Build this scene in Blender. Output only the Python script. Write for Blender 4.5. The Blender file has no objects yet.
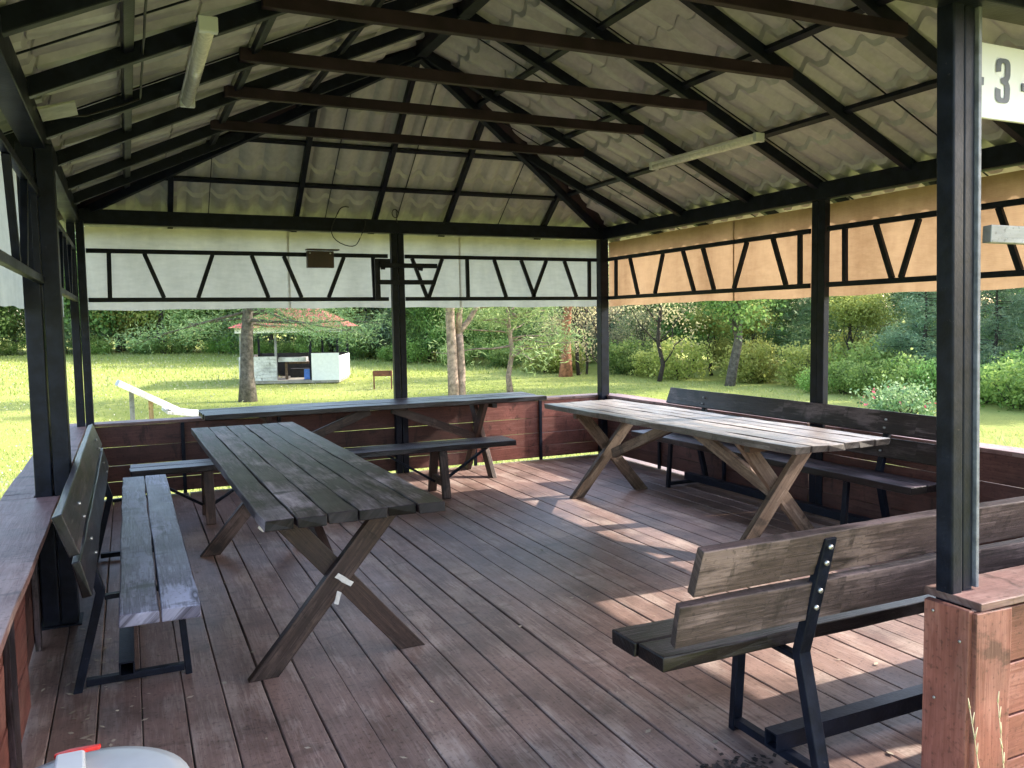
import bpy, bmesh, math, random
import numpy as np
from mathutils import Vector, Matrix

random.seed(7)
RNG = np.random.default_rng(11)
S = bpy.context.scene
COL = S.collection
R = math.radians

# ------------------------------------------------------------------ nodes
def new_mat(name):
    m = bpy.data.materials.new(name); m.use_nodes = True
    return m, m.node_tree.nodes, m.node_tree.links, m.node_tree.nodes['Principled BSDF']

def nd(N, t, **kw):
    n = N.new(t)
    for k, v in kw.items(): setattr(n, k, v)
    return n

def ramp(N, pts):
    r = N.new('ShaderNodeValToRGB')
    e = r.color_ramp.elements
    while len(e) < len(pts): e.new(0.5)
    for i, (p, c) in enumerate(pts):
        e[i].position = p; e[i].color = (*c, 1) if len(c) == 3 else c
    return r

def noise(N, L, vec, scale, detail=4, rough=.55, dist=0.):
    n = N.new('ShaderNodeTexNoise'); n.inputs['Scale'].default_value = scale
    n.inputs['Detail'].default_value = detail; n.inputs['Roughness'].default_value = rough
    n.inputs['Distortion'].default_value = dist
    if vec is not None: L.new(vec, n.inputs['Vector'])
    return n

def mapping(N, L, vec, sc, loc=(0, 0, 0)):
    m = N.new('ShaderNodeMapping'); m.inputs['Scale'].default_value = sc; m.inputs['Location'].default_value = loc
    L.new(vec, m.inputs['Vector']); return m.outputs[0]

def mixc(N, L, fac, a, b, mode='MIX'):
    m = N.new('ShaderNodeMix'); m.data_type = 'RGBA'; m.blend_type = mode
    for i, v in ((0, fac), (6, a), (7, b)):
        if hasattr(v, 'links') or isinstance(v, bpy.types.NodeSocket): L.new(v, m.inputs[i])
        else: m.inputs[i].default_value = v if i == 0 else ((*v, 1) if len(v) == 3 else v)
    return m.outputs[2]

def math_(N, L, op, a, b=None, c=None):
    m = N.new('ShaderNodeMath'); m.operation = op
    for i, v in enumerate((a, b, c)):
        if v is None: continue
        if isinstance(v, bpy.types.NodeSocket): L.new(v, m.inputs[i])
        else: m.inputs[i].default_value = v
    return m.outputs[0]

def wood_mat(name, dark, mid, light, wear_or_glare=(.3, .28, .25), wear_glare_amt=.3, rough=.55, vary=.5, bump=.35, knots=True, smudge=.45, wt=.52, spec=.4, ws=.09):
    m, N, L, B = new_mat(name)
    uv = N.new('ShaderNodeTexCoord').outputs['UV']
    att = nd(N, 'ShaderNodeAttribute', attribute_name='rnd').outputs['Fac']
    g = noise(N, L, mapping(N, L, uv, (2.2, 38, 1)), 1.6, 6, .62, 1.2)
    g2 = noise(N, L, mapping(N, L, uv, (5, 160, 1)), 1.5, 3, .6)
    big = noise(N, L, mapping(N, L, uv, (1.4, 4, 1)), 1.3, 4, .6)
    gm = math_(N, L, 'ADD', math_(N, L, 'MULTIPLY', g.outputs[0], .7), math_(N, L, 'MULTIPLY', g2.outputs[0], .3))
    rp = ramp(N, [(.3, dark), (.5, mid), (.72, light)]); L.new(gm, rp.inputs[0])
    col = rp.outputs[0]
    # worn, bleached patches follow the grain; on the black tabletop they paint glare
    wr = ramp(N, [(wt, (0, 0, 0)), (wt + ws, (1, 1, 1))])
    L.new(math_(N, L, 'ADD', math_(N, L, 'MULTIPLY', big.outputs[0], .75), math_(N, L, 'MULTIPLY', g.outputs[0], .28)), wr.inputs[0])
    wf = math_(N, L, 'MULTIPLY', wr.outputs[0], wear_glare_amt)
    col = mixc(N, L, wf, col, wear_or_glare)
    hgt = gm
    if knots:
        vo = nd(N, 'ShaderNodeTexVoronoi'); vo.inputs['Scale'].default_value = 1.0
        L.new(mapping(N, L, uv, (1.7, 7.5, 1), (3.3, 1.7, 0)), vo.inputs['Vector'])
        kr = ramp(N, [(.0, (.55, .55, .55)), (.06, (.25, .25, .25)), (.09, (1, 1, 1)), (.19, (0, 0, 0))]); L.new(vo.outputs['Distance'], kr.inputs[0])
        col = mixc(N, L, math_(N, L, 'MULTIPLY', kr.outputs[0], .9), col, tuple(c * .6 for c in dark))
    # dark cross-grain smudges and bleached streaks
    sm = noise(N, L, mapping(N, L, uv, (5.5, 2.2, 1), (7, 3, 0)), 1.5, 5, .62, .6)
    sr = ramp(N, [(.58, (1, 1, 1)), (.66, (smudge, smudge, smudge))]); L.new(sm.outputs[0], sr.inputs[0])
    col = mixc(N, L, 1., col, sr.outputs[0], 'MULTIPLY')
    sp = noise(N, L, mapping(N, L, uv, (60, 60, 1)), 1.0, 2, .5)
    s2 = ramp(N, [(.30, (.6, .6, .6)), (.42, (1, 1, 1)), (.68, (1, 1, 1)), (.78, (1.35, 1.35, 1.35))]); L.new(sp.outputs[0], s2.inputs[0])
    col = mixc(N, L, 1., col, s2.outputs[0], 'MULTIPLY')
    # per plank brightness
    vf = math_(N, L, 'ADD', math_(N, L, 'MULTIPLY', att, vary), 1 - vary * .5)
    hv = N.new('ShaderNodeHueSaturation'); L.new(col, hv.inputs['Color']); L.new(vf, hv.inputs['Value'])
    # grime in object space
    oc = N.new('ShaderNodeTexCoord').outputs['Object']
    gr = noise(N, L, oc, 2.3, 5, .65)
    gg = ramp(N, [(.35, (.55, .55, .55)), (.6, (1, 1, 1))]); L.new(gr.outputs[0], gg.inputs[0])
    out = mixc(N, L, 1., hv.outputs[0], gg.outputs[0], 'MULTIPLY')
    L.new(out, B.inputs['Base Color'])
    rr = math_(N, L, 'ADD', math_(N, L, 'MULTIPLY', big.outputs[0], .35), rough - .17)
    L.new(rr, B.inputs['Roughness'])
    B.inputs['Specular IOR Level'].default_value = spec
    bp = N.new('ShaderNodeBump'); bp.inputs['Strength'].default_value = bump; bp.inputs['Distance'].default_value = .006
    L.new(hgt, bp.inputs['Height']); L.new(bp.outputs[0], B.inputs['Normal'])
    return m

def plain_mat(name, col, rough=.5, metal=0., var=.25, scale=9, bump=0., col2=None, spec=.5):
    m, N, L, B = new_mat(name)
    oc = N.new('ShaderNodeTexCoord').outputs['Object']
    n = noise(N, L, oc, scale, 5, .6)
    c2 = col2 or tuple(min(1, c * (1 + var)) for c in col)
    rp = ramp(N, [(.35, tuple(c * (1 - var) for c in col)), (.65, c2)]); L.new(n.outputs[0], rp.inputs[0])
    L.new(rp.outputs[0], B.inputs['Base Color'])
    B.inputs['Roughness'].default_value = rough; B.inputs['Metallic'].default_value = metal
    B.inputs['Specular IOR Level'].default_value = spec
    if bump:
        bp = N.new('ShaderNodeBump'); bp.inputs['Strength'].default_value = bump; bp.inputs['Distance'].default_value = .004
        L.new(noise(N, L, oc, scale * 5, 3).outputs[0], bp.inputs['Height']); L.new(bp.outputs[0], B.inputs['Normal'])
    return m

def leaf_mat(name, cols, trans=.35, rough=.6):
    m, N, L, B = new_mat(name)
    att = nd(N, 'ShaderNodeAttribute', attribute_name='rnd').outputs['Fac']
    oi = N.new('ShaderNodeObjectInfo').outputs['Random']
    k = len(cols)
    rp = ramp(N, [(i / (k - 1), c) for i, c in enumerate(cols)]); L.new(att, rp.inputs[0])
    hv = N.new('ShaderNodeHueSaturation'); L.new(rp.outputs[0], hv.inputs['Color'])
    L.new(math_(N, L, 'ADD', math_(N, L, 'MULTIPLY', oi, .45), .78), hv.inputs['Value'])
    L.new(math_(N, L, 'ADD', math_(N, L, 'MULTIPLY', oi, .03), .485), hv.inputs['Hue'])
    L.new(hv.outputs[0], B.inputs['Base Color']); B.inputs['Roughness'].default_value = rough
    B.inputs['Specular IOR Level'].default_value = .25
    tr = N.new('ShaderNodeBsdfTranslucent'); L.new(hv.outputs[0], tr.inputs['Color'])
    mx = N.new('ShaderNodeMixShader'); mx.inputs[0].default_value = trans
    L.new(B.outputs[0], mx.inputs[1]); L.new(tr.outputs[0], mx.inputs[2])
    L.new(mx.outputs[0], N['Material Output'].inputs[0])
    return m

M = {}
M['steel'] = plain_mat('black_painted_steel', (.007, .009, .017), .45, 0, .4, 14, .25, spec=.17)
M['steel_edge'] = plain_mat('sunlit_steel_edge', (.13, .14, .17), .5, .1, .35, 20, .2)  # paler grey stands in for sunlight on the front post's edge
M['tie'] = plain_mat('brown_primed_steel', (.022, .012, .018), .65, 0, .35, 6, .2, spec=.25)
def worn_steel():
    m, N, L, B = M['steel'], M['steel'].node_tree.nodes, M['steel'].node_tree.links, M['steel'].node_tree.nodes['Principled BSDF']
    src = B.inputs['Base Color'].links[0].from_socket
    oc = N.new('ShaderNodeTexCoord').outputs['Object']
    a = noise(N, L, oc, 34, 5, .7); r_ = ramp(N, [(.66, (0, 0, 0)), (.72, (1, 1, 1))]); L.new(a.outputs[0], r_.inputs[0])
    L.new(mixc(N, L, math_(N, L, 'MULTIPLY', r_.outputs[0], .55), src, (.085, .075, .075)), B.inputs['Base Color'])
    b = noise(N, L, oc, 3, 4, .6); L.new(math_(N, L, 'ADD', math_(N, L, 'MULTIPLY', b.outputs[0], .4), .22), B.inputs['Roughness'])
worn_steel()
M['bolt'] = plain_mat('zinc_bolt', (.5, .5, .5), .3, .8, .2, 40)
M['deck'] = wood_mat('deck_paint', (0.1989, 0.1261, 0.1069), (0.2703, 0.1765, 0.1511), (0.3468, 0.2377, 0.2064), (0.4896, 0.388, 0.341), .6, .44, .22, .2, knots=False, smudge=.72)
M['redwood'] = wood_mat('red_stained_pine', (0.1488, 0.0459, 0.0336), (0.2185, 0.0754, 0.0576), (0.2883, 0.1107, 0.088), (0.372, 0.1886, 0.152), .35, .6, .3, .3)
M['redwood_shaded'] = wood_mat('shaded_red_stained_pine', (.060, .022, .018), (.09, .034, .028), (.125, .05, .04), (.18, .085, .07), .25, .6, .35, .3)  # darker copy of the red pine, with shade put into the colour
M['cap'] = wood_mat('cap_board_paint', (.17, .088, .078), (.235, .13, .118), (.30, .18, .165), (.42, .32, .29), .4, .5, .25, .25)
M['old'] = wood_mat('black_weathered_wood', (0.018, 0.0093, 0.012), (0.0479, 0.0287, 0.0359), (0.1197, 0.0797, 0.0949), (0.5187, 0.4172, 0.4515), .9, .42, .6, .5, smudge=.3, wt=.485, spec=.2, ws=.2)  # strong pale patches paint whitish glare onto the left tabletop
M['blackold'] = wood_mat('sooty_black_wood', (0.01, 0.0061, 0.0081), (0.0259, 0.0167, 0.0207), (0.0549, 0.0371, 0.0451), (0.2195, 0.168, 0.1895), .5, .34, .6, .5, smudge=.4, wt=.53)
M['oldblue'] = wood_mat('sky_sheen_seat_wood', (0.0938, 0.0847, 0.1135), (0.2429, 0.2234, 0.3026), (0.3974, 0.3763, 0.4981), (0.6624, 0.6586, 0.8323), .75, .42, .3, .45, spec=.22)  # bluish tint puts the sky's sheen into the seat colour
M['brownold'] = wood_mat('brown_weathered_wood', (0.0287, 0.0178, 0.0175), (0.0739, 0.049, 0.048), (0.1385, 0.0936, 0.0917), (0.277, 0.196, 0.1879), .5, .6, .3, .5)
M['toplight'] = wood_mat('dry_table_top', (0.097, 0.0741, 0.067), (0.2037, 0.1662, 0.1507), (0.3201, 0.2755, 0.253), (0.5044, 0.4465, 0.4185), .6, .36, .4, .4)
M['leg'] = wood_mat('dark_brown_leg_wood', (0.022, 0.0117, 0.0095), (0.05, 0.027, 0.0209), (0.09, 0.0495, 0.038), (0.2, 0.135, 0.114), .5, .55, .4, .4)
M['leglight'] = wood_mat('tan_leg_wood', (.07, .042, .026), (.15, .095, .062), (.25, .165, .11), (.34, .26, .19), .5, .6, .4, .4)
M['palewood'] = wood_mat('pale_grey_board', (.25, .25, .25), (.38, .38, .385), (.5, .5, .51), (.2, .19, .18), .5, .6, .2, .3)
M['whiteboard'] = wood_mat('white_painted_board', (.6, .6, .58), (.75, .75, .74), (.82, .82, .82), (.4, .38, .33), .3, .6, .1, .2)
M['newwood'] = wood_mat('fresh_pine_leg', (.4, .25, .12), (.5, .33, .17), (.6, .42, .25), (.6, .45, .3), .3, .6, .1, .2)

# roof sheet: grey underside, dark red outside
def roof_mat():
    m, N, L, B = new_mat('metal_roof_tile')
    geo = N.new('ShaderNodeNewGeometry'); oc = N.new('ShaderNodeTexCoord').outputs['Object']
    n = noise(N, L, oc, 2.2, 6, .65); n2 = noise(N, L, mapping(N, L, oc, (18, 18, 2)), 1.5, 4)
    rp = ramp(N, [(.3, (.31, .30, .33)), (.7, (.50, .485, .52))])
    L.new(math_(N, L, 'ADD', math_(N, L, 'MULTIPLY', n.outputs[0], .6), math_(N, L, 'MULTIPLY', n2.outputs[0], .4)), rp.inputs[0])
    out = mixc(N, L, geo.outputs['Backfacing'], (.22, .03, .025), rp.outputs[0])
    L.new(out, B.inputs['Base Color']); B.inputs['Roughness'].default_value = .38
    return m
M['roof'] = roof_mat()

def poly_mat(name, col, streak, tr=.62, transp=.0, axis=(2.2, 2.2, 7)):
    m, N, L, B = new_mat(name)
    oc = N.new('ShaderNodeTexCoord').outputs['Object']
    n = noise(N, L, mapping(N, L, oc, axis), 3.5, 5, .7)
    n2 = noise(N, L, mapping(N, L, oc, (1.6, 1.6, .5)), 1.5, 5, .65)
    rp = ramp(N, [(.35, streak), (.62, col)])
    L.new(math_(N, L, 'ADD', math_(N, L, 'MULTIPLY', n.outputs[0], .3), math_(N, L, 'MULTIPLY', n2.outputs[0], .7)), rp.inputs[0])
    L.new(rp.outputs[0], B.inputs['Base Color']); B.inputs['Roughness'].default_value = .3
    t = N.new('ShaderNodeBsdfTranslucent'); L.new(rp.outputs[0], t.inputs['Color'])
    mx = N.new('ShaderNodeMixShader'); mx.inputs[0].default_value = tr
    L.new(B.outputs[0], mx.inputs[1]); L.new(t.outputs[0], mx.inputs[2])
    L.new(mx.outputs[0], N['Material Output'].inputs[0])
    bp = N.new('ShaderNodeBump'); bp.inputs['Strength'].default_value = .15; bp.inputs['Distance'].default_value = .003
    w = nd(N, 'ShaderNodeTexWave', bands_direction='Z'); w.inputs['Scale'].default_value = 28
    L.new(oc, w.inputs['Vector']); L.new(w.outputs[1], bp.inputs['Height']); L.new(bp.outputs[0], B.inputs['Normal'])
    return m
M['poly_back'] = poly_mat('milky_polycarbonate', (.58, .545, .495), (.40, .375, .34), .70)
M['poly_amber'] = poly_mat('amber_polycarbonate', (.39, .270, .170), (.235, .150, .088), .34)
M['white'] = plain_mat('white_plastic', (.78, .80, .80), .4, 0, .05, 8)
M['sign'] = plain_mat('sign_white_face', (.66, .66, .70), .45, 0, .04, 3)
M['print'] = plain_mat('grey_blue_print', (.075, .085, .12), .5, 0, .15, 12)
M['lampbody'] = plain_mat('lamp_housing', (.66, .64, .64), .4, 0, .1, 12)
M['lamplens'] = plain_mat('lamp_prismatic_cover', (.66, .64, .60), .22, 0, .15, 40)
M['brownbox'] = plain_mat('brown_sheet_metal', (.045, .022, .016), .5, 0, .2, 10)
M['wire'] = plain_mat('black_cable', (.01, .01, .01), .5)
M['binplastic'] = plain_mat('grey_translucent_plastic', (.42, .45, .48), .28, 0, .08, 5)
M['binhandle'] = plain_mat('pale_grey_plastic', (.58, .61, .63), .3, 0, .05, 5)
M['redplastic'] = plain_mat('red_plastic', (.65, .03, .02), .35, 0, .05, 5)
M['redroof'] = plain_mat('red_roof_sheet', (.38, .075, .065), .45, 0, .25, 2)
M['blue'] = plain_mat('blue_plastic', (.04, .14, .5), .4)
M['rust'] = plain_mat('rusty_sheet_steel', (.16, .06, .035), .8, 0, .5, 6)
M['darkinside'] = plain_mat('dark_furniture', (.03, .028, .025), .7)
M['concrete'] = plain_mat('concrete_pad', (.3, .28, .24), .8, 0, .2, 6)
M['paper'] = plain_mat('torn_white_tape', (.65, .6, .55), .6, 0, .2, 20)
M['bark_pine'] = plain_mat('grey_brown_bark', (.10, .085, .07), .9, 0, .5, 9, .8)
M['bark_pale'] = plain_mat('pale_pinkish_bark', (.26, .19, .15), .9, 0, .45, 8, .8)
M['bark_red'] = plain_mat('red_pine_bark', (.30, .13, .07), .9, 0, .45, 8, .8)
M['bark_dark'] = plain_mat('dark_bark', (.04, .03, .025), .9, 0, .4, 9, .6)
M['leaf_pine'] = leaf_mat('pine_needles', [(0.075, 0.141, 0.058), (0.168, 0.268, 0.115), (0.319, 0.408, 0.196)], 0.3)
M['leaf_blue'] = leaf_mat('blue_green_needles', [(0.078, 0.14, 0.074), (0.176, 0.264, 0.146), (0.351, 0.43, 0.253)], 0.4)
M['leaf_light'] = leaf_mat('light_pine_needles', [(0.151, 0.23, 0.082), (0.299, 0.408, 0.161), (0.539, 0.637, 0.29)], 0.4)
M['leaf_green'] = leaf_mat('green_leaves', [(0.113, 0.199, 0.06), (0.264, 0.396, 0.113), (0.491, 0.627, 0.202)], 0.5)
M['leaf_yellow'] = leaf_mat('yellow_green_leaves', [(0.224, 0.267, 0.065), (0.424, 0.468, 0.128), (0.674, 0.669, 0.23)], 0.5)
M['leaf_brown'] = leaf_mat('thin_olive_brown_leaves', [(0.284, 0.232, 0.158), (0.484, 0.435, 0.244), (0.711, 0.667, 0.384)], 0.5)
M['weed'] = leaf_mat('tall_weeds', [(0.157, 0.269, 0.056), (0.291, 0.448, 0.112), (0.493, 0.65, 0.202)], 0.5)
M['pink'] = leaf_mat('pink_petals', [(.5, .05, .12), (.6, .1, .2), (.7, .2, .3)], .3)

def lawn_mat():
    m, N, L, B = new_mat('lawn')
    oc = N.new('ShaderNodeTexCoord').outputs['Object']
    a = noise(N, L, oc, .12, 5, .6); b = noise(N, L, oc, 1.6, 6, .7); c = noise(N, L, oc, 22, 4, .7)
    r1 = ramp(N, [(.35, (.30, .345, .09)), (.65, (.40, .42, .135))]); L.new(a.outputs[0], r1.inputs[0])
    r2 = ramp(N, [(.3, (.8, .82, .8)), (.7, (1.1, 1.08, 1.0))])
    L.new(math_(N, L, 'ADD', math_(N, L, 'MULTIPLY', b.outputs[0], .5), math_(N, L, 'MULTIPLY', c.outputs[0], .5)), r2.inputs[0])
    L.new(mixc(N, L, 1., r1.outputs[0], r2.outputs[0], 'MULTIPLY'), B.inputs['Base Color'])
    B.inputs['Roughness'].default_value = .9; B.inputs['Specular IOR Level'].default_value = .1
    bp = N.new('ShaderNodeBump'); bp.inputs['Strength'].default_value = .8; bp.inputs['Distance'].default_value = .08
    L.new(c.outputs[0], bp.inputs['Height']); L.new(bp.outputs[0], B.inputs['Normal'])
    return m
M['lawn'] = lawn_mat()
M['blade'] = leaf_mat('grass_blades', [(.25, .32, .065), (.35, .39, .11), (.47, .49, .23)], .45)
M['soil'] = plain_mat('dark_soil', (.03, .026, .02), .95)
M['debris'] = plain_mat('dry_leaf_bits', (.35, .3, .24), .9, 0, .5, 3)
M['stain'] = plain_mat('dark_rotten_leaves', (.018, .012, .012), .8, 0, .3, 30)
M['straw'] = plain_mat('dry_straw', (.5, .42, .27), .8, 0, .2, 20)

# ------------------------------------------------------------------ mesh helpers
def tagp(o, label=None, cat=None, group=None, kind=None):
    if label: o['label'] = label
    if cat: o['category'] = cat
    if group: o['group'] = group
    if kind: o['kind'] = kind
    return o

def empty(name, loc=(0, 0, 0), rz=0., label=None, cat=None, group=None):
    o = bpy.data.objects.new(name, None); COL.objects.link(o); o.location = loc; o.rotation_euler.z = rz
    o.empty_display_size = .2
    return tagp(o, label, cat, group)

class MB:
    """collects shapes into one mesh; coordinates are those of the parent"""
    def __init__(s):
        s.bm = bmesh.new(); s.uv = s.bm.loops.layers.uv.new('UVMap'); s.at = s.bm.faces.layers.float.new('rnd')
    def _finish(s, faces, ax, o, rnd):
        # uv: u along ax, v across, random offset
        ou, ov = random.uniform(0, 40), random.uniform(0, 40)
        ax = ax.normalized()
        for f in faces:
            n = f.normal if f.normal.length > 0 else Vector((0, 0, 1))
            f[s.at] = rnd
            if abs(n.dot(ax)) > .9:
                f[s.at] = -1.0
                t = ax.orthogonal().normalized(); b = ax.cross(t)
                for l in f.loops:
                    d = l.vert.co - o; l[s.uv].uv = (ou + d.dot(t) * .15, ov + d.dot(b))
            else:
                b = n.cross(ax).normalized()
                for l in f.loops:
                    d = l.vert.co - o; l[s.uv].uv = (ou + d.dot(ax), ov + d.dot(b) + n.z * 3 + n.x)
    def plank(s, p0, p1, w, t, up=(0, 0, 1), jit=.0012, seg=.35, rnd=None, edge=None):
        """board from p0 to p1; w across, t thick along up"""
        p0, p1, up = Vector(p0), Vector(p1), Vector(up)
        ax = p1 - p0; Ln = ax.length; a = ax.normalized()
        sd = a.cross(up).normalized(); u = sd.cross(a).normalized()
        n = max(1, int(Ln / seg)) if jit else 1
        rings = []
        for i in range(n + 1):
            c = p0 + a * (Ln * i / n); r = []
            for sx, sy in ((-1, -1), (1, -1), (1, 1), (-1, 1)):
                j = Vector((0, 0, 0))
                if jit: j = sd * random.gauss(0, jit) + u * random.gauss(0, jit * .6)
                if jit and i in (0, n): j += a * random.gauss(0, jit * 1.5)
                r.append(s.bm.verts.new(c + sd * sx * w / 2 + u * sy * t / 2 + j))
            rings.append(r)
        fs = [s.bm.faces.new(rings[0][::-1]), s.bm.faces.new(rings[-1])]
        for i in range(n):
            A, B_ = rings[i], rings[i + 1]
            for k in range(4):
                fs.append(s.bm.faces.new((A[k], A[(k + 1) % 4], B_[(k + 1) % 4], B_[k])))
        for f in fs: f.normal_update()
        s._finish(fs, a, p0, random.random() if rnd is None else rnd)
        if edge is not None:
            for f in fs[2:]:
                if abs(f.normal.dot(u)) < .5: f[s.at] = edge
        return s
    def box(s, lo, hi, axis=0, rnd=None):
        lo, hi = Vector(lo), Vector(hi); c = (lo + hi) / 2; d = hi - lo
        e = [Vector((1, 0, 0)), Vector((0, 1, 0)), Vector((0, 0, 1))][axis]
        p0 = c - e * d[axis] / 2; p1 = c + e * d[axis] / 2
        if axis == 2: return s.plank(p0, p1, d.x, d.y, (0, 1, 0), 0, rnd=rnd) if True else s
        return s.plank(p0, p1, d.y if axis == 0 else d.x, d.z, (0, 0, 1), 0, rnd=rnd)
    def prism(s, pts, off, axis=None):
        """closed polygon pts extruded by vector off"""
        off = Vector(off); A = [s.bm.verts.new(Vector(p)) for p in pts]; B_ = [s.bm.verts.new(Vector(p) + off) for p in pts]
        n = len(A); fs = [s.bm.faces.new(A[::-1]), s.bm.faces.new(B_)]
        for k in range(n): fs.append(s.bm.faces.new((A[k], A[(k + 1) % n], B_[(k + 1) % n], B_[k])))
        for f in fs: f.normal_update()
        ax = Vector(axis) if axis is not None else (Vector(pts[1]) - Vector(pts[0]))
        s._finish(fs, ax, Vector(pts[0]), random.random()); return s
    def tube(s, path, r, sides=8, r2=None):
        path = [Vector(p) for p in path]; n = len(path); rings = []
        for i, p in enumerate(path):
            d = (path[min(i + 1, n - 1)] - path[max(i - 1, 0)]).normalized()
            t = d.cross(Vector((0.13, .27, 1)) if abs(d.z) < .9 else Vector((1, 0.1, 0))).normalized(); b = d.cross(t)
            rr = r if r2 is None else r + (r2 - r) * i / (n - 1)
            if callable(r): rr = r(i / (n - 1))
            rings.append([s.bm.verts.new(p + (t * math.cos(2 * math.pi * k / sides) + b * math.sin(2 * math.pi * k / sides)) * rr) for k in range(sides)])
        fs = []
        for i in range(n - 1):
            for k in range(sides):
                fs.append(s.bm.faces.new((rings[i][k], rings[i][(k + 1) % sides], rings[i + 1][(k + 1) % sides], rings[i + 1][k])))
        fs.append(s.bm.faces.new(rings[0][::-1])); fs.append(s.bm.faces.new(rings[-1]))
        for f in fs: f.smooth = True; f[s.at] = .5
        return s
    def lathe(s, c, prof, sides=48):
        c = Vector(c); rings = []
        for r, z in prof:
            rings.append([s.bm.verts.new(c + Vector((r * math.cos(2 * math.pi * k / sides), r * math.sin(2 * math.pi * k / sides), z))) for k in range(sides)])
        for i in range(len(prof) - 1):
            for k in range(sides):
                f = s.bm.faces.new((rings[i][k], rings[i][(k + 1) % sides], rings[i + 1][(k + 1) % sides], rings[i + 1][k])); f.smooth = True
        s.bm.faces.new(rings[0][::-1]); s.bm.faces.new(rings[-1]); return s
    def build(s, name, mat, parent=None, bevel=0., seg=2):
        s.bm.normal_update()
        bmesh.ops.recalc_face_normals(s.bm, faces=s.bm.faces)
        me = bpy.data.meshes.new(name); s.bm.to_mesh(me); s.bm.free()
        me.materials.append(mat)
        o = bpy.data.objects.new(name, me); COL.objects.link(o)
        if parent is not None: o.parent = parent
        if bevel:
            b = o.modifiers.new('bevel', 'BEVEL'); b.width = bevel; b.segments = seg; b.limit_method = 'ANGLE'; b.angle_limit = R(50)
            b.harden_normals = False
        return o

# ------------------------------------------------------------------ camera
cam = bpy.data.cameras.new('camera'); co = bpy.data.objects.new('camera', cam); COL.objects.link(co); S.camera = co
cr, cu, cf = Vector((.90786604, -.4189614, -.01583031)), Vector((.04580472, .06158308, .99705038)), Vector((.41675074, .90591328, -.0750996))
CP = Vector((-4.8166, -8.0256, 1.5))
mw = Matrix((cr, cu, -cf)).transposed().to_4x4(); mw.translation = CP
co.matrix_world = mw
cam.sensor_width = 36; cam.lens = 833.72 / 1024 * 36; cam.clip_start = .05; cam.clip_end = 3000

# ------------------------------------------------------------------ light
w = bpy.data.worlds.new('World'); S.world = w; w.use_nodes = True
WN, WL = w.node_tree.nodes, w.node_tree.links
sk = WN.new('ShaderNodeTexSky'); sk.sky_type = 'NISHITA'; sk.sun_disc = False
SUN_V = Vector((1.62, -.25, 1.0)).normalized()
el = math.asin(SUN_V.z); az = math.atan2(SUN_V.x, SUN_V.y)
sk.sun_elevation = el; sk.sun_rotation = az; sk.air_density = 1.0; sk.dust_density = 1.6; sk.ozone_density = .8
tn = WN.new('ShaderNodeMix'); tn.data_type = 'RGBA'; tn.blend_type = 'MULTIPLY'; tn.inputs[0].default_value = 1
tn.inputs[7].default_value = (1.07, 1.0, .95, 1); WL.new(sk.outputs[0], tn.inputs[6])
WL.new(tn.outputs[2], WN['Background'].inputs[0]); WN['Background'].inputs[1].default_value = .86
sl = bpy.data.lights.new('sun', 'SUN'); so = bpy.data.objects.new('sun', sl); COL.objects.link(so)
sl.energy = 11.5; sl.angle = R(.6); sl.color = (1., .93, .82)
so.rotation_euler = SUN_V.to_track_quat('Z', 'Y').to_euler(); so.location = (20, -5, 20)
S.view_settings.view_transform = 'Standard'; S.view_settings.look = 'None'; S.view_settings.exposure = 0
S.render.engine = 'CYCLES'
S.cycles.max_bounces = 6; S.cycles.diffuse_bounces = 4; S.cycles.glossy_bounces = 2; S.cycles.transmission_bounces = 2; S.cycles.transparent_max_bounces = 4
S.cycles.use_adaptive_sampling = True; S.cycles.adaptive_threshold = .03; S.cycles.use_denoising = True

# ------------------------------------------------------------------ terrain
X0, X1, Y0, Y1 = -5.3, .1, -6.5, .1
def gz(x, y):
    x = np.asarray(x, float); y = np.asarray(y, float)
    dx = np.maximum(np.maximum(X0 - x, x - X1), 0); dy = np.maximum(np.maximum(Y0 - y, y - Y1), 0)
    d = np.hypot(dx, dy)
    t = np.clip(d / 9, 0, 1); t = t * t * (3 - 2 * t)
    z = -.28 - .72 * t
    # gentle rise of the far meadow, more to the left
    rr = np.hypot(x - CP.x, y - CP.y)
    z = z + np.clip(rr - 34, 0, 60) * .018 + np.clip(rr - 110, 0, 400) * .01
    z = z + .05 * np.sin(x * .35 + 1) * np.sin(y * .27) * np.clip(d / 6, 0, 1)
    return z

def terrain():
    def axis(c, near, far):
        a = [0.]; st = .5
        while a[-1] < far:
            a.append(a[-1] + st)
            if a[-1] > near: st *= 1.12
        a = np.array(a); return np.concatenate([c - a[::-1][:-1], c + a])
    xs = axis(0, 20, 1500); ys = axis(5, 30, 1500)
    XX, YY = np.meshgrid(xs, ys); ZZ = gz(XX, YY)
    V = np.stack([XX, YY, ZZ], -1).reshape(-1, 3); nx = len(xs); ny = len(ys)
    i, j = np.meshgrid(np.arange(nx - 1), np.arange(ny - 1)); a = (j * nx + i).ravel()
    F = np.stack([a, a + 1, a + nx + 1, a + nx], 1)
    me = bpy.data.meshes.new('lawn'); me.vertices.add(len(V)); me.vertices.foreach_set('co', V.ravel())
    me.loops.add(F.size); me.loops.foreach_set('vertex_index', F.ravel()); me.polygons.add(len(F))
    me.polygons.foreach_set('loop_start', np.arange(len(F)) * 4); me.update(calc_edges=True); me.validate()
    me.polygons.foreach_set('use_smooth', np.ones(len(F), bool)); me.materials.append(M['lawn'])
    o = bpy.data.objects.new('lawn', me); COL.objects.link(o); tagp(o, kind='structure')
terrain()

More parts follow.
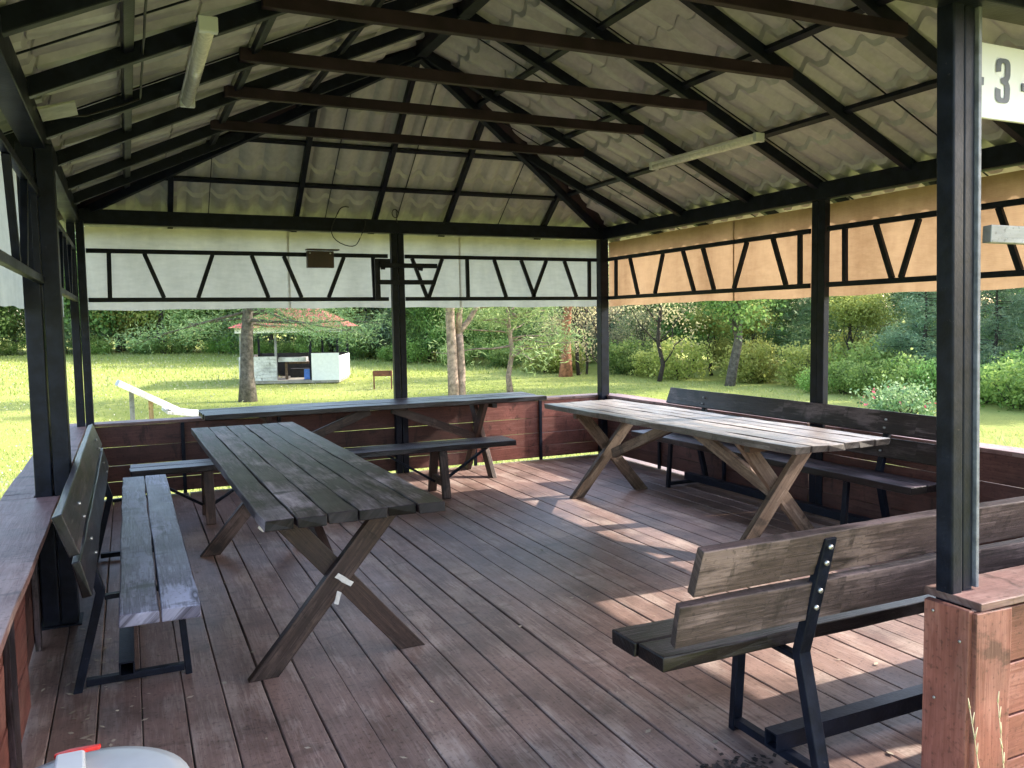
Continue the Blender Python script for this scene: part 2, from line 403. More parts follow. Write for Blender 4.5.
# ------------------------------------------------------------------ cards (foliage)
def cards(name, P, D, U, rnd, mat, parent=None, tri=False):
    n = len(P); k = 3 if tri else 4
    if tri: V = np.stack([P - U, P + U, P + D], 1)
    else: V = np.stack([P - D, P + U, P + D, P - U], 1).astype(np.float32)
    me = bpy.data.meshes.new(name); me.vertices.add(n * k); me.vertices.foreach_set('co', V.reshape(-1))
    me.loops.add(n * k); me.loops.foreach_set('vertex_index', np.arange(n * k)); me.polygons.add(n)
    me.polygons.foreach_set('loop_start', np.arange(n) * k); me.update(calc_edges=True)
    a = me.attributes.new('rnd', 'FLOAT', 'FACE'); a.data.foreach_set('value', np.clip(rnd, 0, 1).astype(np.float32))
    me.materials.append(mat)
    o = bpy.data.objects.new(name, me); COL.objects.link(o)
    if parent is not None: o.parent = parent
    return o

def unit(v): return v / np.maximum(np.linalg.norm(v, axis=-1, keepdims=True), 1e-6)

def scatter(centres, per, sig, ln, wd, tone, flat=0.):
    """leaf cards gathered in clumps; tone per clump"""
    C = np.repeat(centres, per, 0); n = len(C)
    P = C + RNG.normal(0, 1, (n, 3)) * sig * np.array([1, 1, .7])
    D = unit(RNG.normal(0, 1, (n, 3)) * np.array([1, 1, 1 - flat * .7])); U = unit(np.cross(D, RNG.normal(0, 1, (n, 3))))
    s = RNG.uniform(.6, 1.3, (n, 1))
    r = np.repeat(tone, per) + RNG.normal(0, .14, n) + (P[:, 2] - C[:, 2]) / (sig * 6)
    return P, D * ln * s / 2, U * wd * s / 2, r

def grass():
    # blades of the lawn around the shelter and the taller meadow farther out
    def pts(n, xr, yr): return np.stack([RNG.uniform(*xr, n), RNG.uniform(*yr, n)], 1)
    sets = []
    for n, xr, yr, h, wd in ((26000, (-14, -5.5), (-5, 10), .07, .008), (30000, (-14, 12), (.4, 12), .08, .012), (16000, (.4, 14), (-8, .4), .08, .012),
                         (22000, (-22, 16), (10, 30), .07, .018), (22000, (-30, 14), (28, 60), .16, .03)):
        q = pts(n, xr, yr)
        keep = ~((q[:, 0] > X0 - .05) & (q[:, 0] < X1 + .1) & (q[:, 1] > Y0) & (q[:, 1] < Y1 + .1))
        q = q[keep]; n = len(q)
        P = np.column_stack([q, gz(q[:, 0], q[:, 1]) - .01])
        cl = .5 + .35 * np.sin(q[:, 0] * 1.1 + 2 * np.sin(q[:, 1] * .6)) * np.sin(q[:, 1] * .8)
        hh = h * RNG.uniform(.5, 1.4, n) * (.7 + .7 * cl)
        D = np.column_stack([RNG.normal(0, .35, n) * hh, RNG.normal(0, .35, n) * hh, hh])
        a = RNG.uniform(0, 6.28, n); U = np.column_stack([np.cos(a), np.sin(a), a * 0]) * wd * RNG.uniform(.6, 1.4, (n, 1))
        sets.append((P, D, U, cl * .6 + RNG.normal(.2, .2, n)))
    P, D, U, r = [np.concatenate([s[i] for s in sets]) for i in range(4)]
    tagp(cards('grass', P, D, U, r, M['blade'], tri=True), 'short sunlit grass and meadow blades around the shelter', 'grass', kind='stuff')
    # pale seed heads / clover flowers
    n = 3200; q = np.concatenate([pts(1800, (-14, -5.6), (-3, 12)), pts(n, (-25, 6), (12, 50))]); n = len(q)
    P = np.column_stack([q, gz(q[:, 0], q[:, 1]) + RNG.uniform(.05, .22, n)])
    D = unit(RNG.normal(0, 1, (n, 3))) * .018 * (1 + np.clip(q[:, 1:2], 0, 50) * .02); U = unit(np.cross(D, RNG.normal(0, 1, (n, 3)))) * np.linalg.norm(D, axis=1, keepdims=True)
    tagp(cards('meadow_flowers', P, D, U, RNG.uniform(.6, 1, n), leaf_mat('pale_flower_heads', [(.4, .42, .2), (.5, .5, .3), (.6, .6, .45)], .3)), 'pale clover heads and seed heads dotted over the meadow', 'flowers', kind='stuff')
grass()

# ------------------------------------------------------------------ trees
def wob(p0, p1, n, a):
    p0, p1 = Vector(p0), Vector(p1); out = []
    for i in range(n + 1):
        t = i / n; q = p0.lerp(p1, t)
        if 0 < i: q += Vector((random.gauss(0, a), random.gauss(0, a), random.gauss(0, a * .5)))
        out.append(q)
    return out

def pine_parts(h, rad, z0, nb, per, bark, leaf, trunk_r, droop=.0, lean=(0, 0), cl=.28, ln=.26, wd=.035, sparse=1.):
    mb = MB(); top = Vector((lean[0], lean[1], h)); tp = wob((0, 0, -.2), top, 8, .05)
    mb.tube(tp, lambda t: trunk_r * (1 - .8 * t) * (1 + .35 * max(0, .12 - t) / .12), 10)
    cen = []; tone = []
    for i in range(nb):
        t = (i + random.random()) / nb; z = z0 + (h * .97 - z0) * t
        a = random.uniform(0, 6.283); rr = rad * (1 - t) ** .55 * random.uniform(.65, 1.1) + .25
        f = z / h; base = Vector((lean[0] * f, lean[1] * f, z))
        d = Vector((math.cos(a), math.sin(a), random.uniform(-.05, .3) - droop * (1 - t)))
        tip = base + d * rr
        br = wob(base, tip, 4, .06 * rr); mb.tube(br, .014 + .011 * rr, 5, .006)
        k = max(2, int(rr * 4.2 * sparse))
        for q in range(k):
            u = .35 + .65 * (q + random.random()) / k
            c = base.lerp(tip, u) + Vector((random.gauss(0, .18 * rr * .5), random.gauss(0, .18 * rr * .5), random.gauss(0.05, .12)))
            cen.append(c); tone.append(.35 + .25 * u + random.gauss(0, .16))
    cen = np.array([tuple(c) for c in cen]); tone = np.array(tone)
    return mb, scatter(cen, per, cl, ln, wd, tone, .3), bark, leaf

def broad_parts(h, rad, z0, nc, per, bark, leaf, trunk_r, ln=.17, wd=.11, stems=1, cl=.36):
    mb = MB(); cen = []; tone = []
    lobes = [(Vector((random.uniform(-.5, .5) * rad, random.uniform(-.5, .5) * rad, z0 + (h - z0) * random.uniform(.15, .9))), rad * random.uniform(.4, .75)) for _ in range(9)]
    for _ in range(stems):
        a = random.uniform(0, 6.28); off = Vector((math.cos(a), math.sin(a), 0)) * (.25 * (stems > 1))
        mid = Vector((random.gauss(0, .3), random.gauss(0, .3), h * .8)) + off * 3
        tp = wob(off + Vector((0, 0, -.2)), mid, 7, .12); mb.tube(tp, trunk_r, 9, trunk_r * .25)
        for _ in range(7):
            b = random.choice(tp[2:-1]); L_ = random.choice(lobes)[0]
            mb.tube(wob(b, L_, 4, .1), trunk_r * .35, 6, .012)
    for i in range(nc):
        c, r_ = random.choice(lobes); v = Vector([random.gauss(0, 1) for _ in range(3)]).normalized() * r_ * random.uniform(.55, 1.05)
        p = c + Vector((v.x, v.y, v.z * .8))
        if p.z < z0 * .6: continue
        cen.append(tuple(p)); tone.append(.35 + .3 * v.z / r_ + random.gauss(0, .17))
    return mb, scatter(np.array(cen), per, cl, ln, wd, np.array(tone)), bark, leaf

def make_tree(name, parts, loc, rz=0, label=None, cat='tree', group=None, trunkname='trunk', crownname='crown'):
    mb, sc, bark, leaf = parts
    root = empty(name, loc, rz, label, cat, group)
    mb.build(trunkname, M[bark], root)
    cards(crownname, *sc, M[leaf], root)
    return root

def copy_tree(o, loc, rz, sc, label, group):
    r = o.copy(); COL.objects.link(r); r.location = loc; r.rotation_euler.z = rz; r.scale = (sc, sc, sc)
    r['label'] = label; r['group'] = group
    for ch in o.children:
        c = ch.copy(); COL.objects.link(c); c.parent = r
    return r

def G(x, y, dz=0): return (x, y, float(gz(x, y)) + dz)

make_tree('pine_tree', pine_parts(8.5, 4.3, 2.6, 66, 58, 'bark_pine', 'leaf_pine', .25, .30, (.2, .1), .25, .17, .022),
          G(-1.27, 20.66), 0, 'spreading pine with a thick grey trunk in front of the red-roofed shelter')
# twin-stemmed pine
def twin():
    root = empty('pine_tree', G(4.55, 16.4), 0, 'pine with two pale trunks side by side behind the long back table', 'tree')
    a = MB(); a.tube(wob((-.14, 0, -.2), (-.35, 0, 7.5), 8, .03), .18, 10, .08); a.build('trunk', M['bark_pale'], root)
    b = MB(); b.tube(wob((.16, .08, -.2), (.10, .1, 2.2), 4, .02), .14, 10, .12)
    b.tube(wob((.10, .1, 2.15), (.8, .1, 3.05), 4, .03), .10, 8, .07); b.tube(wob((.78, .1, 3.0), (3.2, -.2, 3.3), 5, .06), .07, 7, .02)
    b.tube(wob((.10, .1, 2.15), (.3, .3, 7), 6, .05), .11, 8, .05); b.build('trunk', M['bark_pale'], root)
    _, sc, _, lf = pine_parts(7.8, 2.8, 2.7, 46, 30, 'bark_pale', 'leaf_light', .1, .1, (0, 0), .28, .22, .032)
    _.bm.free() if hasattr(_, 'bm') else None
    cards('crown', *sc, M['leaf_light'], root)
twin()
make_tree('pine_tree', pine_parts(6.5, 2.3, 1.2, 46, 26, 'bark_pale', 'leaf_light', .10, .05, (0, 0), .28, .22, .032, .9),
          G(6.8, 17.3), 1, 'slim young pine with a thin straight tan trunk on the lawn')
make_tree('pine_tree', pine_parts(10, 4.2, 2.0, 50, 30, 'bark_red', 'leaf_blue', .16, .35, (.3, 0), .3, .26, .035),
          G(-13.5, 17.5), 2, 'pine with a pinkish trunk seen through the left wall opening')

def sapling(loc, h, lb, seed):
    random.seed(seed); root = empty('bare_tree', loc, 0, lb, 'tree'); mb = MB(); cen = []
    tr = wob((0, 0, -.2), (random.gauss(0, .3), 0, h), 7, .12); mb.tube(tr, .10, 8, .03)
    for i in range(16):
        b = random.choice(tr[1:]); a = random.uniform(0, 6.28); ln = random.uniform(.8, 2)
        tip = b + Vector((math.cos(a) * ln * .7, math.sin(a) * ln * .7, ln * .8)); mb.tube(wob(b, tip, 4, .1), .03, 5, .008); cen += [tuple(b.lerp(tip, u)) for u in (.5, .7, .9, 1.)]
    mb.build('trunk', M['bark_dark'], root)
    cards('crown', *scatter(np.array(cen), 22, .3, .12, .07, np.full(len(cen), .6)), M['leaf_brown'], root)
sapling(G(14.3, 19.6), 5.5, 'thin dark forked tree with sparse leaves at the edge of the woods', 3)
sapling(G(12.9, 21.8), 5, 'slender dark leaning tree among thin brown brush right of the back corner post', 4)
random.seed(21)
make_tree('red_pine', pine_parts(9, 2.6, 3.3, 36, 26, 'bark_red', 'leaf_light', .26, .1, (.4, 0), .3, .26, .035), G(12.6, 24.2), 0,
          'pine with a bare reddish trunk left of the back corner post')
make_tree('broadleaf_tree', broad_parts(7.5, 2.6, 2.0, 330, 34, 'bark_pine', 'leaf_green', .2), G(15.2, 16.4), 0,
          'broadleaf tree with a grey leaning trunk in the middle of the right wall opening')

protos = {
 'pine': make_tree('pine_tree', pine_parts(9, 3.2, .5, 64, 30, 'bark_pine', 'leaf_pine', .17, .15, (0, 0), .34, .30, .045), G(-9, 61), 0, 'x'),
 'blue': make_tree('pine_tree', pine_parts(9.5, 3.4, .4, 68, 30, 'bark_dark', 'leaf_blue', .18, .1, (0, 0), .36, .30, .05), G(27, 10), 0, 'x'),
 'green': make_tree('broadleaf_tree', broad_parts(7.5, 2.8, .6, 420, 30, 'bark_dark', 'leaf_green', .14, .2, .13), G(-5, 63), 0, 'x'),
 'yellow': make_tree('broadleaf_tree', broad_parts(6.2, 2.4, .4, 360, 28, 'bark_dark', 'leaf_yellow', .10, .17, .11, 2), G(1, 57), 0, 'x'),
 'brown': make_tree('thin_tree', broad_parts(6.0, 2.2, .3, 260, 16, 'bark_dark', 'leaf_brown', .06, .12, .06, 3, .42), G(13.6, 24.5), 0, 'x'),
}
LBL = {'pine': 'dense mid-green pine in the woods', 'blue': 'dense blue-green pine in the woods', 'green': 'bushy green broadleaf tree in the woods',
       'yellow': 'yellow-green broadleaf tree in the woods', 'brown': 'thin brown-leaved tree in the woods'}
REG = [('beyond the left meadow', 'tree line beyond the left meadow'), ('behind the back table', 'tree line behind the back table'), ('beyond the right wall', 'tree line beyond the right wall')]
poly = [(-52, 40), (-34, 55), (-10, 62), (2, 55), (9, 42), (13.2, 31), (16.6, 22), (18.6, 14), (19.2, 6), (18.8, -3), (16, -13)]
used = set(); cnt = 0
def belt_kind(x, y):
    if y > 50 or x < 2: return random.choice(['pine', 'green', 'green', 'yellow', 'pine'])
    if y > 30: return random.choice(['green', 'pine', 'yellow', 'blue'])
    if y > 24: return random.choice(['brown', 'yellow', 'pine', 'yellow'])
    if y > 18: return random.choice(['brown', 'brown', 'yellow'])
    if y > 13: return random.choice(['green', 'yellow', 'brown', 'blue'])
    return random.choice(['blue', 'blue', 'pine', 'green'])
for row, (off, step) in enumerate(((0, 2.7), (4.6, 2.3), (9.0, 2.6))):
    for (a, b) in zip(poly, poly[1:]):
        A, B_ = Vector(a), Vector(b); d = B_ - A; n = max(1, int(d.length / step)); nrm = Vector((-d.y, d.x)).normalized()
        for i in range(n):
            p = A.lerp(B_, (i + random.uniform(.2, .8)) / n) + nrm * (off + random.gauss(0, .6))
            if row == 2 and p.x < 10: continue
            k = belt_kind(p.x, p.y)
            if row >= 1: k = random.choice(['blue', 'pine', 'green'])
            rg = REG[0] if p.x < 2 and p.y > 30 else (REG[1] if p.y > 22 else REG[2])
            sc = random.uniform(.85, 1.2) * (1.25 if p.y > 40 else (.50 + .22 * row if p.x > 11.5 else .8))
            copy_tree(protos[k], G(p.x, p.y), random.uniform(0, 6.28), sc, '%s %s' % (LBL[k], rg[0]), '%s, %s' % (rg[1], k)); cnt += 1
for k, rg in (('pine', REG[0]), ('green', REG[0]), ('yellow', REG[0]), ('brown', REG[1]), ('blue', REG[2])):
    protos[k]['label'] = '%s %s' % (LBL[k], rg[0]); protos[k]['group'] = '%s, %s' % (rg[1], k)
# understorey bushes
def bush_parts(h, r, nc, per, leaf, ln=.13, wd=.08):
    mb = MB(); cen = []
    for _ in range(9):
        a = random.uniform(0, 6.28); q = random.uniform(.2, .8) * r
        mb.tube(wob((math.cos(a) * .1, math.sin(a) * .1, -.1), (math.cos(a) * q, math.sin(a) * q, h * random.uniform(.6, .95)), 4, .05), .02, 5, .006)
    tone = []
    for _ in range(nc):
        v = Vector([random.gauss(0, 1) for _ in range(3)]).normalized() * random.uniform(.5, 1.1)
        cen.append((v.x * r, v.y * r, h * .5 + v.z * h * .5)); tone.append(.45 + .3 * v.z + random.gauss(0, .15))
    return mb, scatter(np.array(cen), per, .17, ln, wd, np.array(tone)), 'bark_dark', leaf
bl = {'leaf_yellow': ('pale yellow-green bush', None), 'leaf_green': ('round green bush', None), 'weed': ('clump of tall green weeds', None)}
bp = {k: make_tree('bush', bush_parts(1.5, 1.1, 90, 26, k), G(13 + i, 27 + i), 0, 'x', 'bush', None, 'stem', 'foliage') for i, k in enumerate(bl)}
for (a, b) in zip(poly[1:], poly[2:]):
    A, B_ = Vector(a), Vector(b); d = B_ - A; n = max(1, int(d.length / 1.5)); nrm = Vector((-d.y, d.x)).normalized()
    for i in range(n):
        p = A.lerp(B_, (i + random.random()) / n) - nrm * random.uniform(.2, 1.5)
        k = random.choice(['leaf_yellow', 'leaf_yellow', 'leaf_green']) if 14 < p.y < 30 else random.choice(['leaf_green', 'weed', 'weed'])
        rg = REG[0] if p.x < 2 and p.y > 30 else (REG[1] if p.y > 22 else REG[2])
        copy_tree(bp[k], G(p.x, p.y), random.uniform(0, 6.28), random.uniform(.6, 1.15), '%s at the foot of the %s' % (bl[k][0], rg[1]), 'bushes under the %s, %s' % (rg[1], k))
for k in bp: bp[k]['label'] = '%s at the foot of the %s' % (bl[k][0], REG[1][1]); bp[k]['group'] = 'bushes under the %s, %s' % (REG[1][1], k)
# weeds in front of the right tree line
for i in range(26):
    t = i / 25; x = 16.0 + 1.0 * math.sin(t * 3) + random.gauss(0, .5); y = 12.5 - 16 * t
    copy_tree(bp['weed'], G(x, y), random.uniform(0, 6.28), random.uniform(.5, .85), 'clump of tall green weeds along the edge of the right lawn', 'weed clumps along the right lawn')
# rose bush
mb, sc, bk, lf = bush_parts(.82, .85, 80, 30, 'leaf_green', .09, .06)
rb = empty('rose_bush', G(11.9, 6.1), 0, 'low rounded rose bush with pink flowers on the lawn right of the right wall', 'bush')
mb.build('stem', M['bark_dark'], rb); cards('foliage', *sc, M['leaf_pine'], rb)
a = RNG.uniform(0, 6.28, 34)[:14]; e = RNG.uniform(-.1, .9, 34)[:14]
fc = np.column_stack([np.cos(a) * np.cos(e) * .9, np.sin(a) * np.cos(e) * .9, .42 + np.sin(e) * .44])
cards('flowers', *scatter(fc, 7, .025, .05, .05, np.full(14, .5)), M['pink'], rb)['kind'] = 'stuff'

# ------------------------------------------------------------------ pavilion
WX = -5.16; DY = -6.4
pav = empty('picnic_pavilion', (0, 0, 0), 0, 'open-sided picnic pavilion with black steel frame, tiled hip roof and low plank walls', 'pavilion')
# deck
mb = MB(); x = -5.30
while x < .02:
    wd_ = .155 + random.gauss(0, .004); gap = random.choice([.003, .0045, .006, .011])
    z = random.gauss(0, .0012)
    mb.plank((x + wd_ / 2, -6.5, -.02 + z), (x + wd_ / 2, -.004, -.02 + z), wd_ - gap, .04, jit=.0008, seg=.6); x += wd_
mb.build('deck', M['deck'], pav, .003, 1)
mb = MB()
for y in (-6.3, -5.2, -4.1, -3., -1.9, -.8, -.1): mb.box((-5.25, y - .05, -.2), (0, y + .05, -.045))
mb.build('deck_joist', M['darkinside'], pav)
mb = MB(); mb.box((-5.35, -6.5, -.30), (.05, .05, -.27)); mb.build('ground_sheet', M['soil'], pav)

# posts: double square tubes
def post(x0, x1, y0, y1, split='x', top=2.40):
    mb = MB(); g = .004
    if split == 'x':
        m_ = (x0 + x1) / 2; mb.box((x0, y0, 0), (m_ - g, y1, top), 2); mb.box((m_ + g, y0 + .006, 0), (x1, y1, top), 2)
    elif split == 'y':
        m_ = (y0 + y1) / 2; mb.box((x0, y0, 0), (x1, m_ - g, top), 2); mb.box((x0 + .006, m_ + g, 0), (x1, y1, top), 2)
    else: mb.box((x0, y0, 0), (x1, y1, top), 2)
    o = mb.build('post', M['steel'], pav, .006, 3); return o
post(-5.235, -5.105, -.13, -.005)                   # back left
post(-2.430, -2.300, -.07, -.005)                   # back middle
post(-.072, .028, -.085, .012, None)                # back right corner
post(-.012, .045, -3.255, -3.115, 'y')                # right middle
lm = post(-5.265, -5.105, -3.33, -3.20)             # left middle
mb = MB(); mb.box((-5.29, -3.36, 0), (-5.09, -3.17, .008)); mb.build('foot_plate', M['steel'], lm, .002)
fp = post(-2.612, -2.514, -6.358, -6.300)           # front, right of the entrance
mb = MB(); mb.box((-2.5125, -6.362, .672), (-2.499, -6.330, 2.40), 2); es = mb.build('lit_edge_strip', M['steel_edge'], fp, .002)  # added strip, its lighter paint shows the post edge as sunlit
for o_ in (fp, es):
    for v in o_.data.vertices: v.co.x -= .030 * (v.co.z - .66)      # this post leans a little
post(-.02, .06, -6.42, -6.26, 'y'); post(-5.265, -5.105, -6.42, -6.29)
# eaves beams
def beam(p0, p1, w_, t_, nm='eaves_beam', mat='steel', up=(0, 0, 1), par=None):
    mb = MB(); mb.plank(p0, p1, w_, t_, up, 0); return mb.build(nm, M[mat], par or pav, .004)
EZ = 2.4375; ET = .125
beam((-5.24, -.045, EZ), (.05, -.045, EZ), .1, ET); beam((.0, -.097, EZ), (.0, -6.3, EZ), .1, ET)
beam((-5.185, -.097, EZ), (-5.185, -6.3, EZ), .1, ET); beam((-5.24, -6.352, EZ), (.05, -6.352, EZ), .1, ET)
# roof planes
CX = -2.58; RZ = 3.68; EV = 2.49; SL = (RZ - EV) / 2.58; YA = -1.5; YB = -4.9; SB = (RZ - EV) / 1.5
OV = .38; TH = .045; RIB = .205
def tile_sheet(side):
    """profiled sheet, steps every 0.35 m down the slope, waves every 0.18 m across"""
    if side in 'RL': L0, L1, run, s = -7.0, .6, 2.58 + OV, SL
    else: L0, L1, run, s = -5.7, .6, 1.5 + OV * .6, SB
    slant = run * math.hypot(1, s); nt = int((L1 - L0) / .0256); st = []
    k = .0
    while k < slant:
        for q in (0, .10, .21, .318, .326, .334, .341): st.append(k + q)
        k += .35
    st = np.array([v for v in st if v <= slant] + [slant])
    tt = np.linspace(L0, L1, nt); TT, SS = np.meshgrid(tt, st)
    ph = 2 * math.pi * TT / RIB
    c_ = .5 + .5 * np.cos(ph + .35 * np.sin(ph))
    fr = np.mod(SS, .35) / .35
    slit = (fr > .932) & (fr < .957)
    h = np.clip(c_ * 1.5 - .25, 0, 1) * .038 + np.where(slit, .034, .024 * np.minimum(fr, .92)) - .012
    SS = SS - .024 * c_ * (SS > .01) * (SS < slant - .01)          # scalloped course edges
    run_ = SS / math.hypot(1, s); zz = RZ + TH - run_ * s + h
    if side == 'R': V = np.stack([CX + run_, TT, zz], -1)
    if side == 'L': V = np.stack([CX - run_, TT, zz], -1)
    if side == 'B': V = np.stack([TT, YA + run_, zz], -1)
    if side == 'F': V = np.stack([TT, YB - run_, zz], -1)
    V = V.reshape(-1, 3); nx, ny = len(tt), len(st)
    i, j = np.meshgrid(np.arange(nx - 1), np.arange(ny - 1)); a_ = (j * nx + i).ravel()
    F = np.stack([a_, a_ + 1, a_ + nx + 1, a_ + nx], 1)
    if side in 'LB': F = F[:, ::1]
    me = bpy.data.meshes.new('roof_slope'); me.vertices.add(len(V)); me.vertices.foreach_set('co', V.ravel())
    me.loops.add(F.size); me.loops.foreach_set('vertex_index', F.ravel()); me.polygons.add(len(F))
    me.polygons.foreach_set('loop_start', np.arange(len(F)) * 4); me.update(calc_edges=True)
    bm = bmesh.new(); bm.from_mesh(me)
    k_ = 1.5 / 2.58
    def cut(co_, no):
        g = bm.verts[:] + bm.edges[:] + bm.faces[:]
        bmesh.ops.bisect_plane(bm, geom=g, dist=1e-5, plane_co=co_, plane_no=no, clear_outer=True)
    if side == 'R': cut((CX, YA, 0), (-k_, 1, 0)); cut((CX, YB, 0), (-k_, -1, 0))
    if side == 'L': cut((CX, YA, 0), (k_, 1, 0)); cut((CX, YB, 0), (k_, -1, 0))
    if side == 'B': cut((CX, YA, 0), (k_, -1, 0)); cut((CX, YA, 0), (-k_, -1, 0))
    if side == 'F': cut((CX, YB, 0), (k_, 1, 0)); cut((CX, YB, 0), (-k_, 1, 0))
    bm.normal_update()
    up = sum(f.normal.z for f in bm.faces)
    if up < 0: bmesh.ops.reverse_faces(bm, faces=bm.faces)
    for f in bm.faces: f.smooth = True
    # keep steps crisp
    bm.to_mesh(me); bm.free(); me.materials.append(M['roof'])
    try: me.set_sharp_from_angle(angle=R(28))
    except Exception: pass
    o = bpy.data.objects.new('roof_slope', me); COL.objects.link(o); o.parent = pav
for s_ in 'RLBF': tile_sheet(s_)
for y in (-1.05, -2.15, -3.25, -4.35, -5.45):
    for sg in (1, -1):
        xe = 0. if sg > 0 else WX; run = min(2.58, abs(y) / 1.5 * 2.58, abs(y - DY) / 1.5 * 2.58) - .05
        mb = MB(); mb.plank((xe + sg * .3, y, RZ + TH - .017 - (2.58 + .3) * SL), (xe - sg * run, y, RZ + TH - .017 - (2.58 - run) * SL), .006, .008, (sg * SL, 0, 1), 0); mb.build('sheet_seam', M['steel'], pav)
for x in (-1.25, -2.35, -3.05, -4.1):
    run = min(1.5, abs(x) / 2.58 * 1.5, abs(x - WX) / 2.58 * 1.5) - .05
    mb = MB(); mb.plank((x, .15, RZ + TH - .017 - 1.65 * SB), (x, -run, RZ + TH - .017 - (1.5 - run) * SB), .006, .008, (0, SB, 1), 0); mb.build('sheet_seam', M['steel'], pav)
# ridge, hips
def cap_tube(p0, p1):
    mb = MB(); mb.tube([p0, p1], .085, 10); mb.build('ridge_cap', M['tie'], pav)  # dark colour makes the gaps along the hips read as shadow
cap_tube((CX, YA + .03, RZ + .075), (CX, YB - .03, RZ + .075))
for sx_, sy_, ay_ in ((1, 1, YA), (-1, 1, YA), (1, -1, YB), (-1, -1, YB)):
    cap_tube((CX, ay_, RZ + .075), (CX + sx_ * (2.58 + OV), ay_ + sy_ * (2.58 + OV) / 2.58 * 1.5, RZ + .075 - (2.58 + OV) * SL))
def zr(run): return RZ - run * SL
beam((CX, YA + .05, RZ - .03), (CX, YB - .05, RZ - .03), .09, .07, 'ridge_beam')
for ex, ey, ay in ((0, 0, YA), (WX, 0, YA), (0, DY, YB), (WX, DY, YB)):
    beam((CX, ay, RZ - .04), (ex, ey, EV - .03), .055, .09, 'hip_rafter')
def hipx(y):   # x run available at this y
    if y > YA: return (0 - y) / 1.5 * 2.58
    if y < YB: return (y - DY) / 1.5 * 2.58
    return 2.58
for y in (-.76, -1.5, -2.43, -3.2, -4.02, -4.83, -5.6):
    run = hipx(y)
    for sgn, xe in ((1, 0.), (-1, WX)):
        xt = xe - sgn * run
        beam((xe + sgn * .3, y, EV - .015 - .3 * SL), (xt, y, EV - .015 + run * SL), .05, .075, 'rafter')
for x in (-.74, -1.84, -2.58, -3.33, -4.42):
    run = min(abs(x), abs(x - WX)) / 2.58 * 1.5
    beam((x, .25, EV - .01 - .25 * SB), (x, -run, EV - .01 + run * SB), .045, .06, 'rafter', up=(0, 1, 1))
    beam((x, DY - .25, EV - .01 - .25 * SB), (x, DY + run, EV - .01 + run * SB), .045, .06, 'rafter', up=(0, -1, 1))
# purlins
def purlin_side(d, sgn, xe):
    x = xe - sgn * d; e = d / 2.58 * 1.5
    beam((x, -e, EV + d * SL + .005), (x, DY + e, EV + d * SL + .005), .045, .032, 'purlin', up=(sgn * SL, 0, 1))
for d in (.64, 1.28, 1.94): purlin_side(d, 1, 0.)
for d in (.40, 1.04, 1.70): purlin_side(d, -1, WX)
for d in (.33, .70):
    e = d / 1.5 * 2.58
    beam((-e, -d, EV + d * SB), (WX + e, -d, EV + d * SB), .045, .032, 'purlin', up=(0, -SB, 1))
    beam((-e, DY + d, EV + d * SB), (WX + e, DY + d, EV + d * SB), .045, .032, 'purlin', up=(0, SB, 1))
# tie beams
for y in (-1.5, -2.43, -3.2, -4.02, -4.83):
    beam((-4.20, y - .052, 2.95), (-1.12, y - .052, 2.955), .045, .068, 'tie_beam', 'tie')
# trusses under the eaves
def truss(pts, axis, c, rng, inner):
    """axis 'x': lies in plane y=c ; 'y': plane x=c"""
    def P(u, z): return (u, c, z) if axis == 'x' else (c, u, z)
    mb = MB()
    for z in (2.155, 1.737): mb.plank(P(rng[0], z), P(rng[1], z), .03, .038, (0, 0, 1), 0)
    o = mb.build('truss', M['steel'], pav, .003)
    for a_, b_ in pts:
        mb = MB(); mb.plank(P(a_, 2.138), P(b_, 1.754), .028, .036, (1, 0, 0) if axis == 'x' else (0, 1, 0), 0); mb.build('truss_bar', M['steel'], o, .002)
bk = [(-4.925, -4.933), (-4.646, -4.503), (-4.084, -4.22), (-3.745, -3.609), (-3.457, -3.306), (-2.893, -3.05), (-2.608, -2.599)]
truss(bk, 'x', -.03, (-5.10, -2.46), 1)
truss([(-2.21, -2.063), (-1.893, -2.042), (-1.622, -1.619), (-1.32, -1.19), (-1.01, -.86), (-.713, -.875), (-.494, -.35), (-.185, -.187)], 'x', -.03, (-2.285, -.09), 1)
truss([(-.284, -.28), (-.56, -.707), (-1.151, -1.013), (-1.476, -1.645), (-1.778, -1.937), (-2.375, -2.21), (-2.689, -2.841), (-2.99, -2.995)], 'y', .0, (-.11, -3.095), 1)
truss([(-3.44, -3.447), (-3.719, -3.863), (-4.07, -3.937), (-4.63, -4.774), (-5.05, -4.90), (-5.4, -5.55), (-5.9, -5.75), (-6.12, -6.12)], 'y', .0, (-3.275, -6.25), 1)
LT = [(-.35, -.35), (-.75, -.95), (-1.35, -1.2), (-1.7, -1.9), (-2.35, -2.2), (-2.75, -2.9), (-3.08, -3.08)]
truss(LT, 'y', -5.185, (-.13, -3.195), 1)
truss([(u - 3.12, v - 3.12) for u, v in LT[:-1]] , 'y', -5.185, (-3.335, -6.28), 1)
